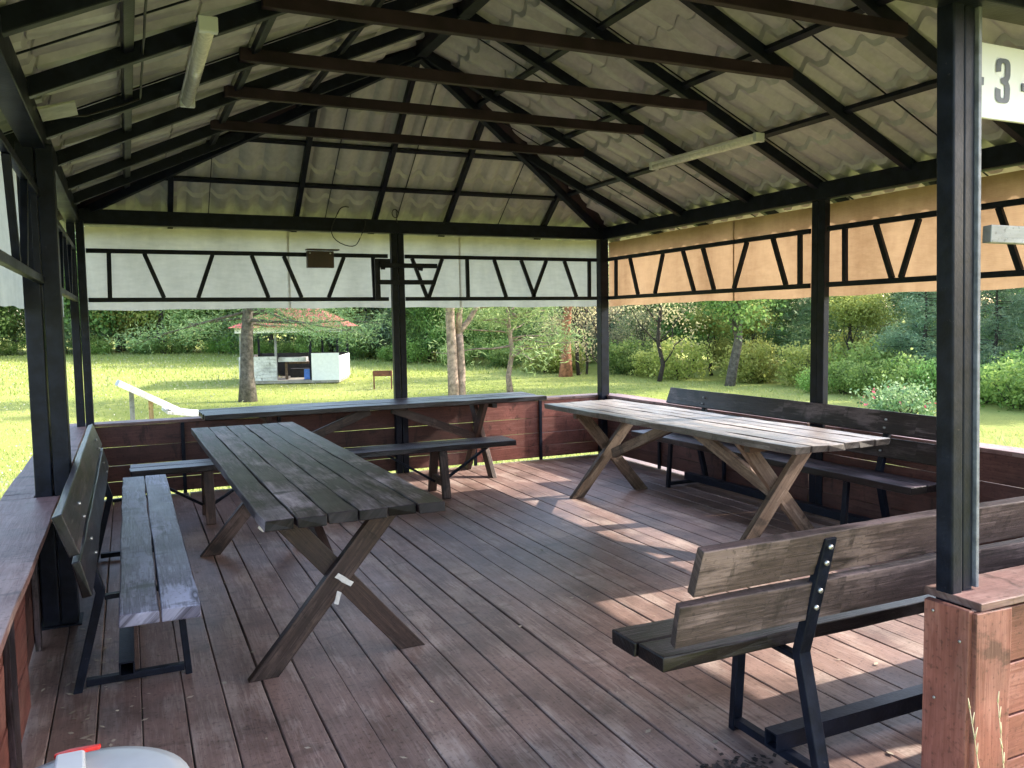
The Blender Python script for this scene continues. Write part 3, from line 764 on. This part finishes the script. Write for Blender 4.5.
# polycarbonate strips hung outside the frame
def panel(axis, c, u0, u1, z0, z1, mat, n):
    for k in range(n):
        a0 = u0 + (u1 - u0) * k / n - (.02 if k else 0); a1 = u0 + (u1 - u0) * (k + 1) / n; cc = c + .006 * (k % 2)
        us = np.linspace(a0, a1, 40); zs = np.linspace(z0, z1, 12); ph = random.uniform(0, 9)
        UU, ZZ = np.meshgrid(us, zs)
        d = .0045 * np.sin(UU * 4.1 + ph) * np.cos(ZZ * 5 + ph) + .003 * np.sin(UU * 11 + ph * 2 + ZZ * 3)
        ZZ = ZZ + .004 * np.sin(UU * 2.3 + ph) + np.where(ZZ < z0 + .01, .004 * np.sin(UU * 9 + ph), 0)
        bm = bmesh.new(); vs = []
        for j in range(12):
            vs.append([bm.verts.new((UU[j, i], cc + d[j, i], ZZ[j, i]) if axis == 'x' else (cc + d[j, i], UU[j, i], ZZ[j, i])) for i in range(40)])
        for j in range(11):
            for i in range(39):
                f = bm.faces.new((vs[j][i], vs[j][i + 1], vs[j + 1][i + 1], vs[j + 1][i])); f.smooth = True
        me = bpy.data.meshes.new('wind_panel'); bm.to_mesh(me); bm.free(); me.materials.append(M[mat])
        o = bpy.data.objects.new('wind_panel', me); COL.objects.link(o); o.parent = pav
panel('x', .016, -5.12, .05, 1.652, 2.366, 'poly_back', 3)
panel('y', .070, -6.3, -.02, 1.652, 2.352, 'poly_amber', 3)
panel('y', -5.288, -6.3, -.02, 1.60, 2.352, 'poly_back', 3)
# low plank walls
def wall(name, axis, c, th, rng, zs, mat, capr, capz=(.641, .667)):
    mb = MB()
    for z0, z1 in zs:
        zc = (z0 + z1) / 2
        if axis == 'x': mb.plank((rng[0], c + th / 2, zc), (rng[1], c + th / 2, zc), th, z1 - z0, jit=.0015)
        else: mb.plank((c + th / 2, rng[0], zc), (c + th / 2, rng[1], zc), th, z1 - z0, jit=.0015)
    o = mb.build(name, M[mat], pav, .003)
    if capr:
        mb = MB()
        for c0, c1, r0, r1 in capr:
            if axis == 'x': mb.plank((r0, (c0 + c1) / 2, sum(capz) / 2), (r1, (c0 + c1) / 2, sum(capz) / 2), c1 - c0, capz[1] - capz[0], jit=.0015)
            else: mb.plank(((c0 + c1) / 2, r0, sum(capz) / 2), ((c0 + c1) / 2, r1, sum(capz) / 2), c1 - c0, capz[1] - capz[0], jit=.0015)
        mb.build('cap_board', M['cap'], o, .003)
    return o
ZS = [(.022, .146), (.150, .288), (.292, .452), (.456, .638)]
ZS2 = [(.024, .147), (.150, .288), (.291, .452), (.456, .638)]
wall('plank_wall', 'x', .0, .028, (-5.28, -1.58), ZS, 'redwood_shaded', [(-.01, .19, -5.16, .16)])  # left stretch takes the darker copy, so its shadow is painted in
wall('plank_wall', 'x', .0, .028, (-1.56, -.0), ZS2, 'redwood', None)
wall('plank_wall', 'y', .0, .028, (.0, -3.1), ZS2, 'redwood_shaded', [(-.01, .19, -.013, -3.095)])
wall('plank_wall', 'y', .0, .028, (-3.11, -6.4), ZS2, 'redwood_shaded', [(-.01, .19, -3.275, -6.26)])
wall('plank_wall', 'y', -5.30, .028, (.0, -4.34), ZS2, 'redwood_shaded', [(-5.42, -5.163, .18, -1.5), (-5.42, -5.16, -1.505, -3.195), (-5.42, -5.27, -3.2, -3.33), (-5.42, -5.157, -3.335, -6.28)])
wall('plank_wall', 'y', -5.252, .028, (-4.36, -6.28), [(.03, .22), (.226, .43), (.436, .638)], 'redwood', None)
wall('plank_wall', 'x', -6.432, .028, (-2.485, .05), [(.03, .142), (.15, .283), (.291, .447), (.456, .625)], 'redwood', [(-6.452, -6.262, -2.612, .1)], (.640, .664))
mb = MB()
mb.plank((-2.565, -6.4485, -.25), (-2.565, -6.4485, .6385), .155, .026, (0, 1, 0)); mb.build('corner_board', M['redwood'], pav, .003)
mb = MB(); mb.plank((-2.645, -6.372, -.25), (-2.645, -6.372, .646), .150, .022, (1, 0, 0)); mb.build('corner_board', M['redwood'], pav, .003)
mb = MB(); mb.box((-2.4, -6.404, .02), (-.05, -6.39, .62)); mb.build('wall_backing', M['redwood_shaded'], pav)
# steel uprights and vertical battens on the low walls
for x in (-.80, -1.565, -3.55, -4.4):
    mb = MB(); mb.box((x - .016, -.026, .0), (x + .016, -.002, .64), 2); mb.build('wall_upright', M['steel'], pav, .002)
for y in (-1.1, -2.1, -4.3, -5.3):
    mb = MB(); mb.box((-.026, y - .016, 0), (-.002, y + .016, .64), 2); mb.build('wall_upright', M['steel'], pav, .002)
mb = MB(); mb.box((-5.27, -3.66, .0), (-5.245, -3.60, .63), 2); mb.build('wall_batten', M['blackold'], pav, .002)
mb = MB(); mb.box((-5.2225, -4.99, -.02), (-5.202, -4.86, .638), 2); mb.build('wall_batten', M['blackold'], pav, .002)
mb = MB(); mb.plank((-2.47, -6.335, 1.737), (-.03, -6.335, 1.737), .03, .052, jit=.001); mb.build('front_rail', M['palewood'], pav, .003)
# screw heads on the corner boards
mb = MB()
for p in ((-2.657, -6.33, .615), (-2.657, -6.34, .35), (-2.657, -6.42, .55), (-2.657, -6.33, .1)):
    mb.tube([p, (p[0] - .003, p[1], p[2])], .0045, 8)
mb.build('screw', M['bolt'], pav)

# ------------------------------------------------------------------ furniture
def table(name_lbl, loc, rz, L, W, n, topmat, legmat, xs, label, group=None, near_light=None, th=.042, H=.76, braces=(True, True)):
    t = empty('picnic_table', (loc[0], loc[1], 0), rz, label, 'table', group)
    mb = MB(); pw = W / n
    for i in range(n):
        x = -W / 2 + pw * (i + .5); e0, e1 = random.gauss(0, .008), random.gauss(0, .008)
        mb.plank((x, -L / 2 + e0, H - th / 2 + random.gauss(0, .0012)), (x, L / 2 + e1, H - th / 2), pw - random.uniform(.004, .009), th, jit=.0022, seg=.2, edge=-.55)
    mb.build('tabletop', M[topmat], t, .004)
    zt = H - th
    mb = MB()
    for y in xs: mb.plank((-W / 2 + .05, y, zt - .026), (W / 2 - .05, y, zt - .026), .05, .05, jit=.001)
    mb.build('crossbar', M[legmat], t, .003)
    hw = .062
    for k, y in enumerate(xs):
        m_ = M[near_light] if (near_light and k in (0, 1)) else M[legmat]
        for s_ in (1, -1):
            xf, xt = s_ * .335 * W / .73, -s_ * .265 * W / .73
            yo = y + (.047 if s_ > 0 else .0) + (.026 if y < 0 else -.073)
            mb = MB(); mb.prism([(xf - hw, yo, 0), (xf + hw, yo, 0), (xt + hw, yo, zt - .001), (xt - hw, yo, zt - .001)], (0, .045, 0), (xt - xf, 0, zt))
            mb.build('leg', m_, t, .004)
        if braces[k]:
            dd = 1 if y < 0 else -1
            mb = MB(); mb.plank((0, y + dd * .10, .36), (0, y + dd * .95, zt - .03), .045, .08, (0, -dd, 1), jit=.001); mb.build('brace', m_, t, .003)
    return t
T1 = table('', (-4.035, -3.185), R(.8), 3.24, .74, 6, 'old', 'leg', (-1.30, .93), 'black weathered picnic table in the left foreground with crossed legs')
for p, q, wd_ in (((-.03, -1.331, .425), (.035, -1.331, .375), .022), ((-.02, -1.331, .35), (-.035, -1.331, .30), .02), ((-.315, -1.36, .70), (-.34, -1.36, .665), .03)):
    mb = MB(); mb.plank(p, q, wd_, .003, (0, 1, 0), .002, .02); mb.build('torn_tape', M['paper'], T1)
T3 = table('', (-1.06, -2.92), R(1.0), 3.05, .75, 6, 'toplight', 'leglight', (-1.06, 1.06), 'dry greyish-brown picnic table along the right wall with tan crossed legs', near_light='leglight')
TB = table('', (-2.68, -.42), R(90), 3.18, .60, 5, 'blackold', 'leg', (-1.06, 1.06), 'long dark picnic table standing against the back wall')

def bench_back(loc, rz, L, label, seatmat, backmat, fx, hidebolt=False):
    """local x along the bench, +y is the front, backrest at -y"""
    b = empty('backed_bench', (loc[0], loc[1], 0), rz, label, 'bench')
    mb = MB()
    for y in (-.072, .072): mb.plank((-L / 2 + random.gauss(0, .006), y, .425), (L / 2, y, .425), .138, .048, jit=.002, seg=.2, edge=-.5)
    mb.build('seat', M[seatmat], b, .005)
    for z0, z1, y0, y1, e in ((.530, .664, -.238, -.268, -.03), (.690, .838, -.273, -.322, .01)):
        mb = MB(); d = Vector((0, y1 - y0, z1 - z0)); n = Vector((0, d.z, -d.y)).normalized()
        c = Vector((0, (y0 + y1) / 2 , (z0 + z1) / 2))
        mb.plank(c + Vector((-L / 2 + e, 0, 0)), c + Vector((L / 2 - abs(e) * .5, 0, 0)), .033, d.length, d.normalized(), jit=.0016, seg=.3)
        mb.build('backrest_board', M[backmat], b, .004)
    for x in (-fx, fx):
        fr = MB()
        fr.plank((x, .112, 0), (x, .082, .40), .04, .028, (0, 1, 0), 0)
        fr.plank((x, .10, .395), (x, -.20, .385), .035, .02, (0, 0, 1), 0)
        fr.plank((x, .095, .034), (x, -.285, .034), .035, .03, (0, 0, 1), 0)
        fr.build('leg', M['steel'], b, .003)
        rl = MB(); w_ = .024
        pr = [(-.335, 0), (-.232, .41), (-.338, .812), (-.310, .818), (-.196, .41), (-.300, 0)]
        rl.prism([(x - w_, y, z) for y, z in pr], (2 * w_, 0, 0), (0, 0, 1)); rl.build('rear_leg', M['steel'], b, .003)
        for z, yb, yf in ((.575, -.275, -.232), (.635, -.291, -.246), (.730, -.316, -.268), (.785, -.331, -.282)):
            bo = MB(); bo.tube([(x, yb + .004, z), (x, yb - .007, z - .001)], .0085, 8); bo.build('bolt', M['bolt'], b); bo = MB(); bo.tube([(x, yf, z), (x, yf + .014, z + .002)], .0075, 8); bo.build('bolt', M['bolt'], b)
    st = MB(); xe = fx + .05
    # hollow rectangular stretcher
    for z in (.053, .107): st.plank((-xe, -.13, z), (xe, -.13, z), .06, .006, (0, 0, 1), 0)
    for y in (-.157, -.103): st.plank((-xe, y, .08), (xe, y, .08), .006, .048, (0, 0, 1), 0)
    st.build('stretcher', M['steel'], b, .001)
    return b
bench_back((-4.75, -3.17), R(-90), 3.1, 'bench with dark backrest and grey-blue seat against the left wall', 'oldblue', 'blackold', 1.06)
bench_back((-.385, -2.93), R(90), 3.12, 'black bench with a tall backrest along the right wall behind the dry table', 'blackold', 'blackold', 1.0)
bench_back((-1.90, -5.79), 0, 2.92, 'brown weathered bench in the right foreground with its bolted backrest to the entrance', 'blackold', 'brownold', .96)

def bench_plain(loc, rz, L, label):
    b = empty('bench', (loc[0], loc[1], 0), rz, label, 'bench')
    mb = MB()
    for y in (-.085, .085): mb.plank((-L / 2, y, .427), (L / 2 + random.gauss(0, .01), y, .427), .163, .046, jit=.002, seg=.2, edge=-.5)
    mb.build('seat', M['blackold'], b, .005)
    for x in (-1.02, .88):
        for s_ in (-1, 1):
            mb = MB(); mb.plank((x, s_ * .19, 0), (x, s_ * .10, .404), .07, .04, (0, 1, 0), .001); mb.build('leg', M['leg'], b, .003)
        mb = MB(); mb.plank((x + .0, -.15, .13), (x, .15, .13), .04, .07, jit=.001); mb.build('crossbar', M['leg'], b, .003)
        mb = MB()
        mb.plank((x - .04, 0, .12), (x - .48, 0, .395), .03, .02, (0, 0, 1), 0); mb.plank((x + .04, 0, .12), (x + .48, 0, .395), .03, .02, (0, 0, 1), 0)
        mb.build('brace', M['steel'], b, .002)
bench_plain((-3.28, -1.22), 0, 3.12, 'backless bench in front of the long back table')

# ------------------------------------------------------------------ hung things
def lamp(p0, p1, label, w_=.085):
    p0, p1 = Vector(p0), Vector(p1); c = (p0 + p1) / 2; l = empty('batten_lamp', c, 0, label, 'lamp')
    a_, b_ = p0 - c, p1 - c
    mb = MB(); mb.plank(a_, b_, w_, .022, (0, 0, 1), 0); mb.build('housing', M['lampbody'], l, .004)
    mb = MB(); d = (b_ - a_).normalized()
    q0, q1 = a_ + d * .015, b_ - d * .015; sd = d.cross(Vector((0, 0, 1))).normalized(); n = 10
    r0 = []; r1 = []
    for k in range(n + 1):
        an = math.pi * k / n; o = sd * math.cos(an) * w_ * .44 + Vector((0, 0, -1)) * (math.sin(an) * .038 + .0115)
        r0.append(mb.bm.verts.new(q0 + o)); r1.append(mb.bm.verts.new(q1 + o))
    for k in range(n):
        f = mb.bm.faces.new((r0[k], r0[k + 1], r1[k + 1], r1[k])); f.smooth = True
    mb.bm.faces.new(r0); mb.bm.faces.new(r1[::-1])
    mb.build('cover', M['lamplens'], l)
    for e_, s_ in ((a_, 1), (b_, -1)):
        mb = MB(); mb.plank(e_ - d * .004 * s_ + Vector((0, 0, -.016)), e_ + d * .030 * s_ + Vector((0, 0, -.016)), w_ + .004, .062, (0, 0, 1), 0); mb.build('end_cap', M['binhandle'], l, .005)
lamp((-.83, -2.20, 2.765), (-.79, -3.43, 2.755), 'long fluorescent batten lamp under the right roof slope', .075)
lamp((-4.47, -4.47, 2.70), (-4.47, -3.22, 2.70), 'long fluorescent batten lamp under the left roof slope', .070)
# pale plate at the head of the left post
mb = MB(); mb.plank((-5.13, -3.62, 2.47), (-4.98, -3.62, 2.515), .24, .012, (0, 0, 1), .001, .05)
o = mb.build('junction_plate', plain_mat('pale_sheet', (.36, .37, .31), .5), None, .002); tagp(o, 'pale curled plate fixed above the left middle post', 'plate')
# brown sheet box on the back truss
bx = empty('metal_box', (-3.13, -.08, 2.03), 0, 'small brown sheet-metal box screwed to the back truss', 'box')
mb = MB(); mb.box((-.125, -.03, 0), (.125, .03, .155)); mb.build('body', M['brownbox'], bx, .003)
mb = MB(); mb.plank((-.13, -.01, .168), (.175, -.01, .168), .10, .012, (0, 0, 1), .0015, .06); mb.build('lid', M['brownbox'], bx, .002)
mb = MB()
for x in (-.10, .09): mb.tube([(x, -.031, .135), (x, -.036, .135)], .009, 8)
mb.build('screw', M['bolt'], bx)
# steel bracket
br = empty('steel_bracket', (-2.6, -.15, 1.75), 0, 'black steel bracket of two arms bolted across the back middle post', 'bracket')
mb = MB(); mb.plank((0, 0, -.02), (0, 0, .37), .05, .025, (0, 1, 0), 0); mb.build('upright', M['steel'], br, .002)
mb = MB(); mb.plank((.01, 0, .345), (.13, 0, .345), .025, .05, jit=0); mb.plank((.02, -.02, .305), (.60, -.02, .305), .03, .045, jit=0); mb.build('arm', M['steel'], br, .002)
mb = MB(); mb.plank((0, -.02, .145), (.58, -.02, .145), .03, .045, jit=0); mb.build('arm', M['steel'], br, .002)
mb = MB(); mb.plank((.03, -.02, .28), (.07, -.02, .28), .03, .03, jit=0); mb.plank((.40, -.02, .28), (.45, -.02, .27), .03, .03, jit=0); mb.build('clip', M['steel'], br, .002)
# looped cable
cb = MB()
loop = [(-2.86 + .155 * math.cos(a_) + .02 * math.sin(3 * a_), -.12, 2.42 + .185 * math.sin(a_)) for a_ in np.linspace(R(80), R(385), 26)]
cb.tube(loop, .0045, 6); cb.tube([(-2.40 + .03 * math.cos(a_), -.12, 2.56 + .04 * math.sin(a_)) for a_ in np.linspace(0, 7.5, 16)] + [(-2.38, -.12, 2.47)], .004, 6)
o = cb.build('cable', M['wire']); tagp(o, 'thin black cable hanging in a loop from the back beam', 'cable')
cb = MB(); cb.tube([(-4.70, -6.0 + .12 * k, 2.66 + .012 * math.sin(k * 1.7)) for k in range(24)] + [(-4.78, -3.3, 2.62), (-4.95, -3.4, 2.53), (-5.08, -3.5, 2.49)], .005, 6)
o = cb.build('cable', M['wire']); tagp(o, 'thin black lamp cable running along the left roof purlin', 'cable')

# sign with number
sg = empty('number_sign', (-2.366, -6.292, 2.198), 0, 'white board sign reading - 3 - hung beside the front post', 'sign')
mb = MB(); mb.box((-.20, -.006, -.110), (.20, .006, .110)); mb.build('board', M['sign'], sg, .002)
def text_mesh(body, size, sx, off, loc, name):
    cu_ = bpy.data.curves.new(name, 'FONT'); cu_.body = body; cu_.size = size; cu_.offset = off; cu_.extrude = .0015
    cu_.align_x = 'CENTER'; cu_.align_y = 'CENTER'
    to = bpy.data.objects.new(name, cu_); COL.objects.link(to); bpy.context.view_layer.update()
    me = bpy.data.meshes.new_from_object(to.evaluated_get(bpy.context.evaluated_depsgraph_get())); bpy.data.objects.remove(to)
    me.materials.clear(); me.materials.append(M['print'])
    o = bpy.data.objects.new(name, me); COL.objects.link(o); o.parent = sg; o.location = loc
    o.rotation_euler = (R(90), 0, 0); o.scale = (sx, 1, 1)
SIGN_C = 0.
def numeral_three():
    # heavy condensed 3 drawn as two mirrored bowls
    def P(a, rx, ry, cx, cy): return Vector((cx + rx * math.cos(a), cy + ry * math.sin(a)))
    half = []
    h, wd, t = .0665, .0335, .024
    for k in range(13):                       # outer then inner edge, upper bowl
        a_ = R(188) + (R(-62) - R(188)) * k / 12
        o_ = Vector((wd * (abs(math.cos(a_)) ** .55) * (1 if math.cos(a_) > 0 else -1), .0325 + (h - .0325) * (abs(math.sin(a_)) ** .6) * (1 if math.sin(a_) > 0 else -1)))
        i_ = Vector(((wd - t) * (abs(math.cos(a_)) ** .55) * (1 if math.cos(a_) > 0 else -1), .0325 + (h - .0325 - t * .62) * (abs(math.sin(a_)) ** .6) * (1 if math.sin(a_) > 0 else -1)))
        half.append((o_, i_))
    half = [q for q in half]
    half[-1] = (Vector((.024, .0)), Vector((-.010, .0)))
    half[-2] = (Vector((.031, .010)), Vector((-.008, .0075)))
    half[-3] = (Vector((.0335, .020)), Vector((.0085, .013)))
    half = half[:8] + half[-3:] if False else half
    mb = MB(); bm = mb.bm
    for sg in (1, -1):
        for (a0, b0), (a1, b1) in zip(half, half[1:]):
            q = [(a0.x, 0, sg * a0.y), (a1.x, 0, sg * a1.y), (b1.x, 0, sg * b1.y), (b0.x, 0, sg * b0.y)]
            bm.faces.new([bm.verts.new(v) for v in (q if sg < 0 else q[::-1])])
    o = mb.build('numeral', M['print'], sg_root); o.location = (SIGN_C, -.0085, .006)
sg_root = sg
numeral_three()
text_mesh('-', .12, .9, .006, (SIGN_C - .108, -.0095, .005), 'dash'); text_mesh('-', .12, .9, .006, (SIGN_C + .105, -.0095, .005), 'dash')

# grey bin in the near left corner of the picture
bn = empty('plastic_bin', (-4.945, -6.03, 0), 0, 'round grey plastic bin with red-topped handle at the entrance', 'bin')
mb = MB(); mb.lathe((0, 0, 0), [(.16, 0), (.165, .01), (.195, .44), (.208, .445), (.21, .462)]); mb.build('body', M['binplastic'], bn)
mb = MB(); mb.lathe((0, 0, 0), [(.214, .463), (.217, .472), (.214, .476), (.208, .476), (.205, .481), (.18, .487), (.13, .492), (.05, .495), (.004, .496)]); mb.build('lid', M['binplastic'], bn)
mb = MB(); mb.prism([(-.032, -.08, .485), (.036, -.08, .485), (.030, .05, .485), (-.030, .05, .485)], (0, 0, .034), (1, 0, 0))
hd = mb.build('handle', M['binhandle'], bn, .006); hd.location = (-.035, .09, 0)
mb = MB(); mb.prism([(-.034, .048, .507), (.062, .040, .512), (.064, .052, .512), (.0, .066, .507), (-.034, .060, .505)], (0, 0, .011), (1, 0, 0)); o = mb.build('grip', M['redplastic'], hd, .003)

# debris
n = 260; q = np.column_stack([RNG.uniform(-5.1, -.3, n), RNG.uniform(-6.3, -.3, n)])
q[:110] = np.column_stack([RNG.normal(-5.0, .12, 110).clip(-5.2, -4.5), RNG.uniform(-5.2, -3.4, 110)])
P = np.column_stack([q, np.full(n, .0045)]); a_ = RNG.uniform(0, 6.28, n); s_ = RNG.uniform(.003, .012, (n, 1))
D = np.column_stack([np.cos(a_), np.sin(a_), RNG.normal(0, .15, n)]) * s_ * 1.6; U = np.column_stack([-np.sin(a_), np.cos(a_), RNG.normal(0, .15, n)]) * s_ * .8
tagp(cards('floor_debris', P, D, U, RNG.random(n), M['debris']), 'pale crumbs and dry leaf bits scattered on the deck', 'debris', kind='stuff')
n = 260; q = np.column_stack([RNG.normal(-3.08, .09, n), RNG.normal(-5.95, .055, n)])
P = np.column_stack([q, RNG.uniform(.003, .012, n)]); a_ = RNG.uniform(0, 6.28, n); s_ = RNG.uniform(.006, .016, (n, 1))
D = np.column_stack([np.cos(a_), np.sin(a_), RNG.normal(0, .2, n)]) * s_; U = np.column_stack([-np.sin(a_), np.cos(a_), RNG.normal(0, .2, n)]) * s_ * .7
tagp(cards('rotten_leaves', P, D, U, RNG.random(n), M['stain']), 'dark patch of rotten leaves on the deck by the near bench leg', 'leaves', kind='stuff')

# dry stalks in front of the corner board
for i, (x0_, x1_, lb) in enumerate(((-2.70, -2.80, 'dry grass stalk leaning left in front of the red corner board'), (-2.63, -2.70, 'dry grass stalk standing right of its twin by the red corner board'))):
    mb = MB(); pts = [Vector((x0_ + (x1_ - x0_) * t * t, -6.56 - .01 * i, -.28 + .72 * t - .0 * i)) for t in np.linspace(0, 1, 9)]
    mb.tube(pts, .0022, 5, .0012)
    for k in range(5):
        b_ = pts[-1 - k // 2].lerp(pts[-2 - k // 2], .5 * (k % 2)); mb.tube([b_, b_ + Vector((random.uniform(-.012, .012), 0, .03))], .0028, 5, .001)
    o = mb.build('dry_grass_stalk', M['straw']); tagp(o, lb, 'grass stalk')

# ------------------------------------------------------------------ things on the lawn
# white sloping board
z0 = float(gz(-4.4, 2.6))
sd_ = empty('white_plank_stand', (-4.45, 2.55, z0), 0, 'white sloping plank on two short legs out on the lawn behind the back wall', 'plank stand')
def rel(x, y, z): return (x + 4.45, y - 2.55, z - z0)
mb = MB(); mb.plank(rel(-4.94, 2.5, .87), rel(-4.05, 2.62, .36), .24, .07, (0, 0, 1), .001); mb.build('sloping_plank', M['whiteboard'], sd_, .003)
mb = MB(); mb.plank(rel(-4.45, 2.75, .50), rel(-3.70, 2.80, .38), .62, .04, (0, 0, 1), .001); mb.build('flat_panel', M['whiteboard'], sd_, .003)
for x, z_, mt in ((-4.80, .76, 'palewood'), (-4.60, .64, 'newwood')):
    mb = MB(); mb.plank(rel(x, 2.55, z0), rel(x, 2.55, z_), .05, .045, (0, 1, 0), .001); mb.build('leg', M[mt], sd_, .003)

# grill
gx, gy = 3.96, 22.83; g = empty('charcoal_grill', G(gx, gy), R(-20), 'small rusty box grill on four thin legs out on the lawn', 'grill')
mb = MB(); mb.box((-.36, -.16, .50), (.36, .16, .515)); mb.box((-.36, -.16, .515), (.36, -.145, .70)); mb.box((-.36, .145, .515), (.36, .16, .70)); mb.box((-.36, -.145, .515), (-.345, .145, .70)); mb.box((.345, -.145, .515), (.36, .145, .70))
mb.build('fire_box', M['rust'], g)
for x in (-.33, .33):
    for y in (-.14, .14):
        mb = MB(); mb.plank((x, y, -.05), (x, y, .499), .03, .03, (0, 1, 0), 0); mb.build('leg', M['rust'], g)

# red-roofed shelter
kx, ky = 1.75, 28.3; kz = float(gz(kx, ky)); ks = empty('small_shelter', (kx, ky, kz), R(-21), 'small far shelter with red hip roof and white low walls', 'shelter')
def kp(name, mat, *boxes, bev=0):
    mb = MB()
    for lo, hi in boxes: mb.box(lo, hi)
    return mb.build(name, M[mat], ks, bev)
kp('floor', 'concrete', ((-2.0, -1.6, .0), (2.0, 1.7, .12)))
for x in (-1.95, -.55, .85, 1.95):
    for y in (-1.5, 1.6):
        if (x == -.55 and y > 0) : continue
        kp('post', 'steel' if (y > 0 or x > 0) else 'palewood', ((x - .045, y - .045, .12), (x + .045, y + .045, 2.3)))
mb = MB()
for i in range(8): mb.box((-2.0, -1.62 - .012 * (i % 2), .12 + i * .125), (-.50, -1.585, .12 + i * .125 + .118))
mb.build('wall_panel', M['whiteboard'], ks)
kp('wall_panel', 'white', ((.90, -1.62, .10), (2.02, -1.58, 1.22)))
kp('wall_panel', 'whiteboard', ((-2.04, -1.58, .12), (-2.0, 1.6, 1.1))); kp('wall_panel', 'white', ((2.0, -1.58, .12), (2.04, 1.6, 1.1)))
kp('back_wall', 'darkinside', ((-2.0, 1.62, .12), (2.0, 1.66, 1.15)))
kp('counter', 'whiteboard', ((-.48, -1.45, .88), (.65, -.9, 1.06)))
kp('inner_table', 'leglight', ((-.3, -1.0, .12), (-.2, -.9, .85)), ((-.3, -.9, .76), (.75, .2, .84)))
kp('inner_bench', 'darkinside', ((-.35, .3, .12), (.7, .7, .5)))
kp('blue_bucket', 'blue', ((.55, -1.4, .14), (.80, -1.15, .55)))
mb = MB(); e = [(-2.32, -2.0, 2.3), (2.42, -2.0, 2.3), (2.42, 2.1, 2.3), (-2.32, 2.1, 2.3)]; a1, a2 = (-.1, .05, 3.35), (.5, .05, 3.35)
b_ = mb.bm; vs = [b_.verts.new(Vector(p)) for p in e + [a1, a2]]
for f in ((0, 1, 5, 4), (1, 2, 5), (2, 3, 4, 5), (3, 0, 4), (3, 2, 1, 0)): b_.faces.new([vs[k] for k in f])
mb.build('roof', M['redroof'], ks)
kp('fascia', 'white', ((-2.1, -1.8, 2.08), (2.2, -1.76, 2.29)))

# white far rail seen through the left opening
fx_ = empty('white_rail_fence', G(-18.6, 40), 0, 'low white rail fence far beyond the left meadow', 'fence')
for i in range(5):
    mb = MB(); mb.box((-3 + i * 1.5 - .05, -.05, 0), (-3 + i * 1.5 + .05, .05, .8), 2); mb.build('fence_post', M['white'], fx_)
mb = MB(); mb.box((-3.1, -.07, .6), (3.1, -.055, .75)); mb.build('rail', M['white'], fx_)
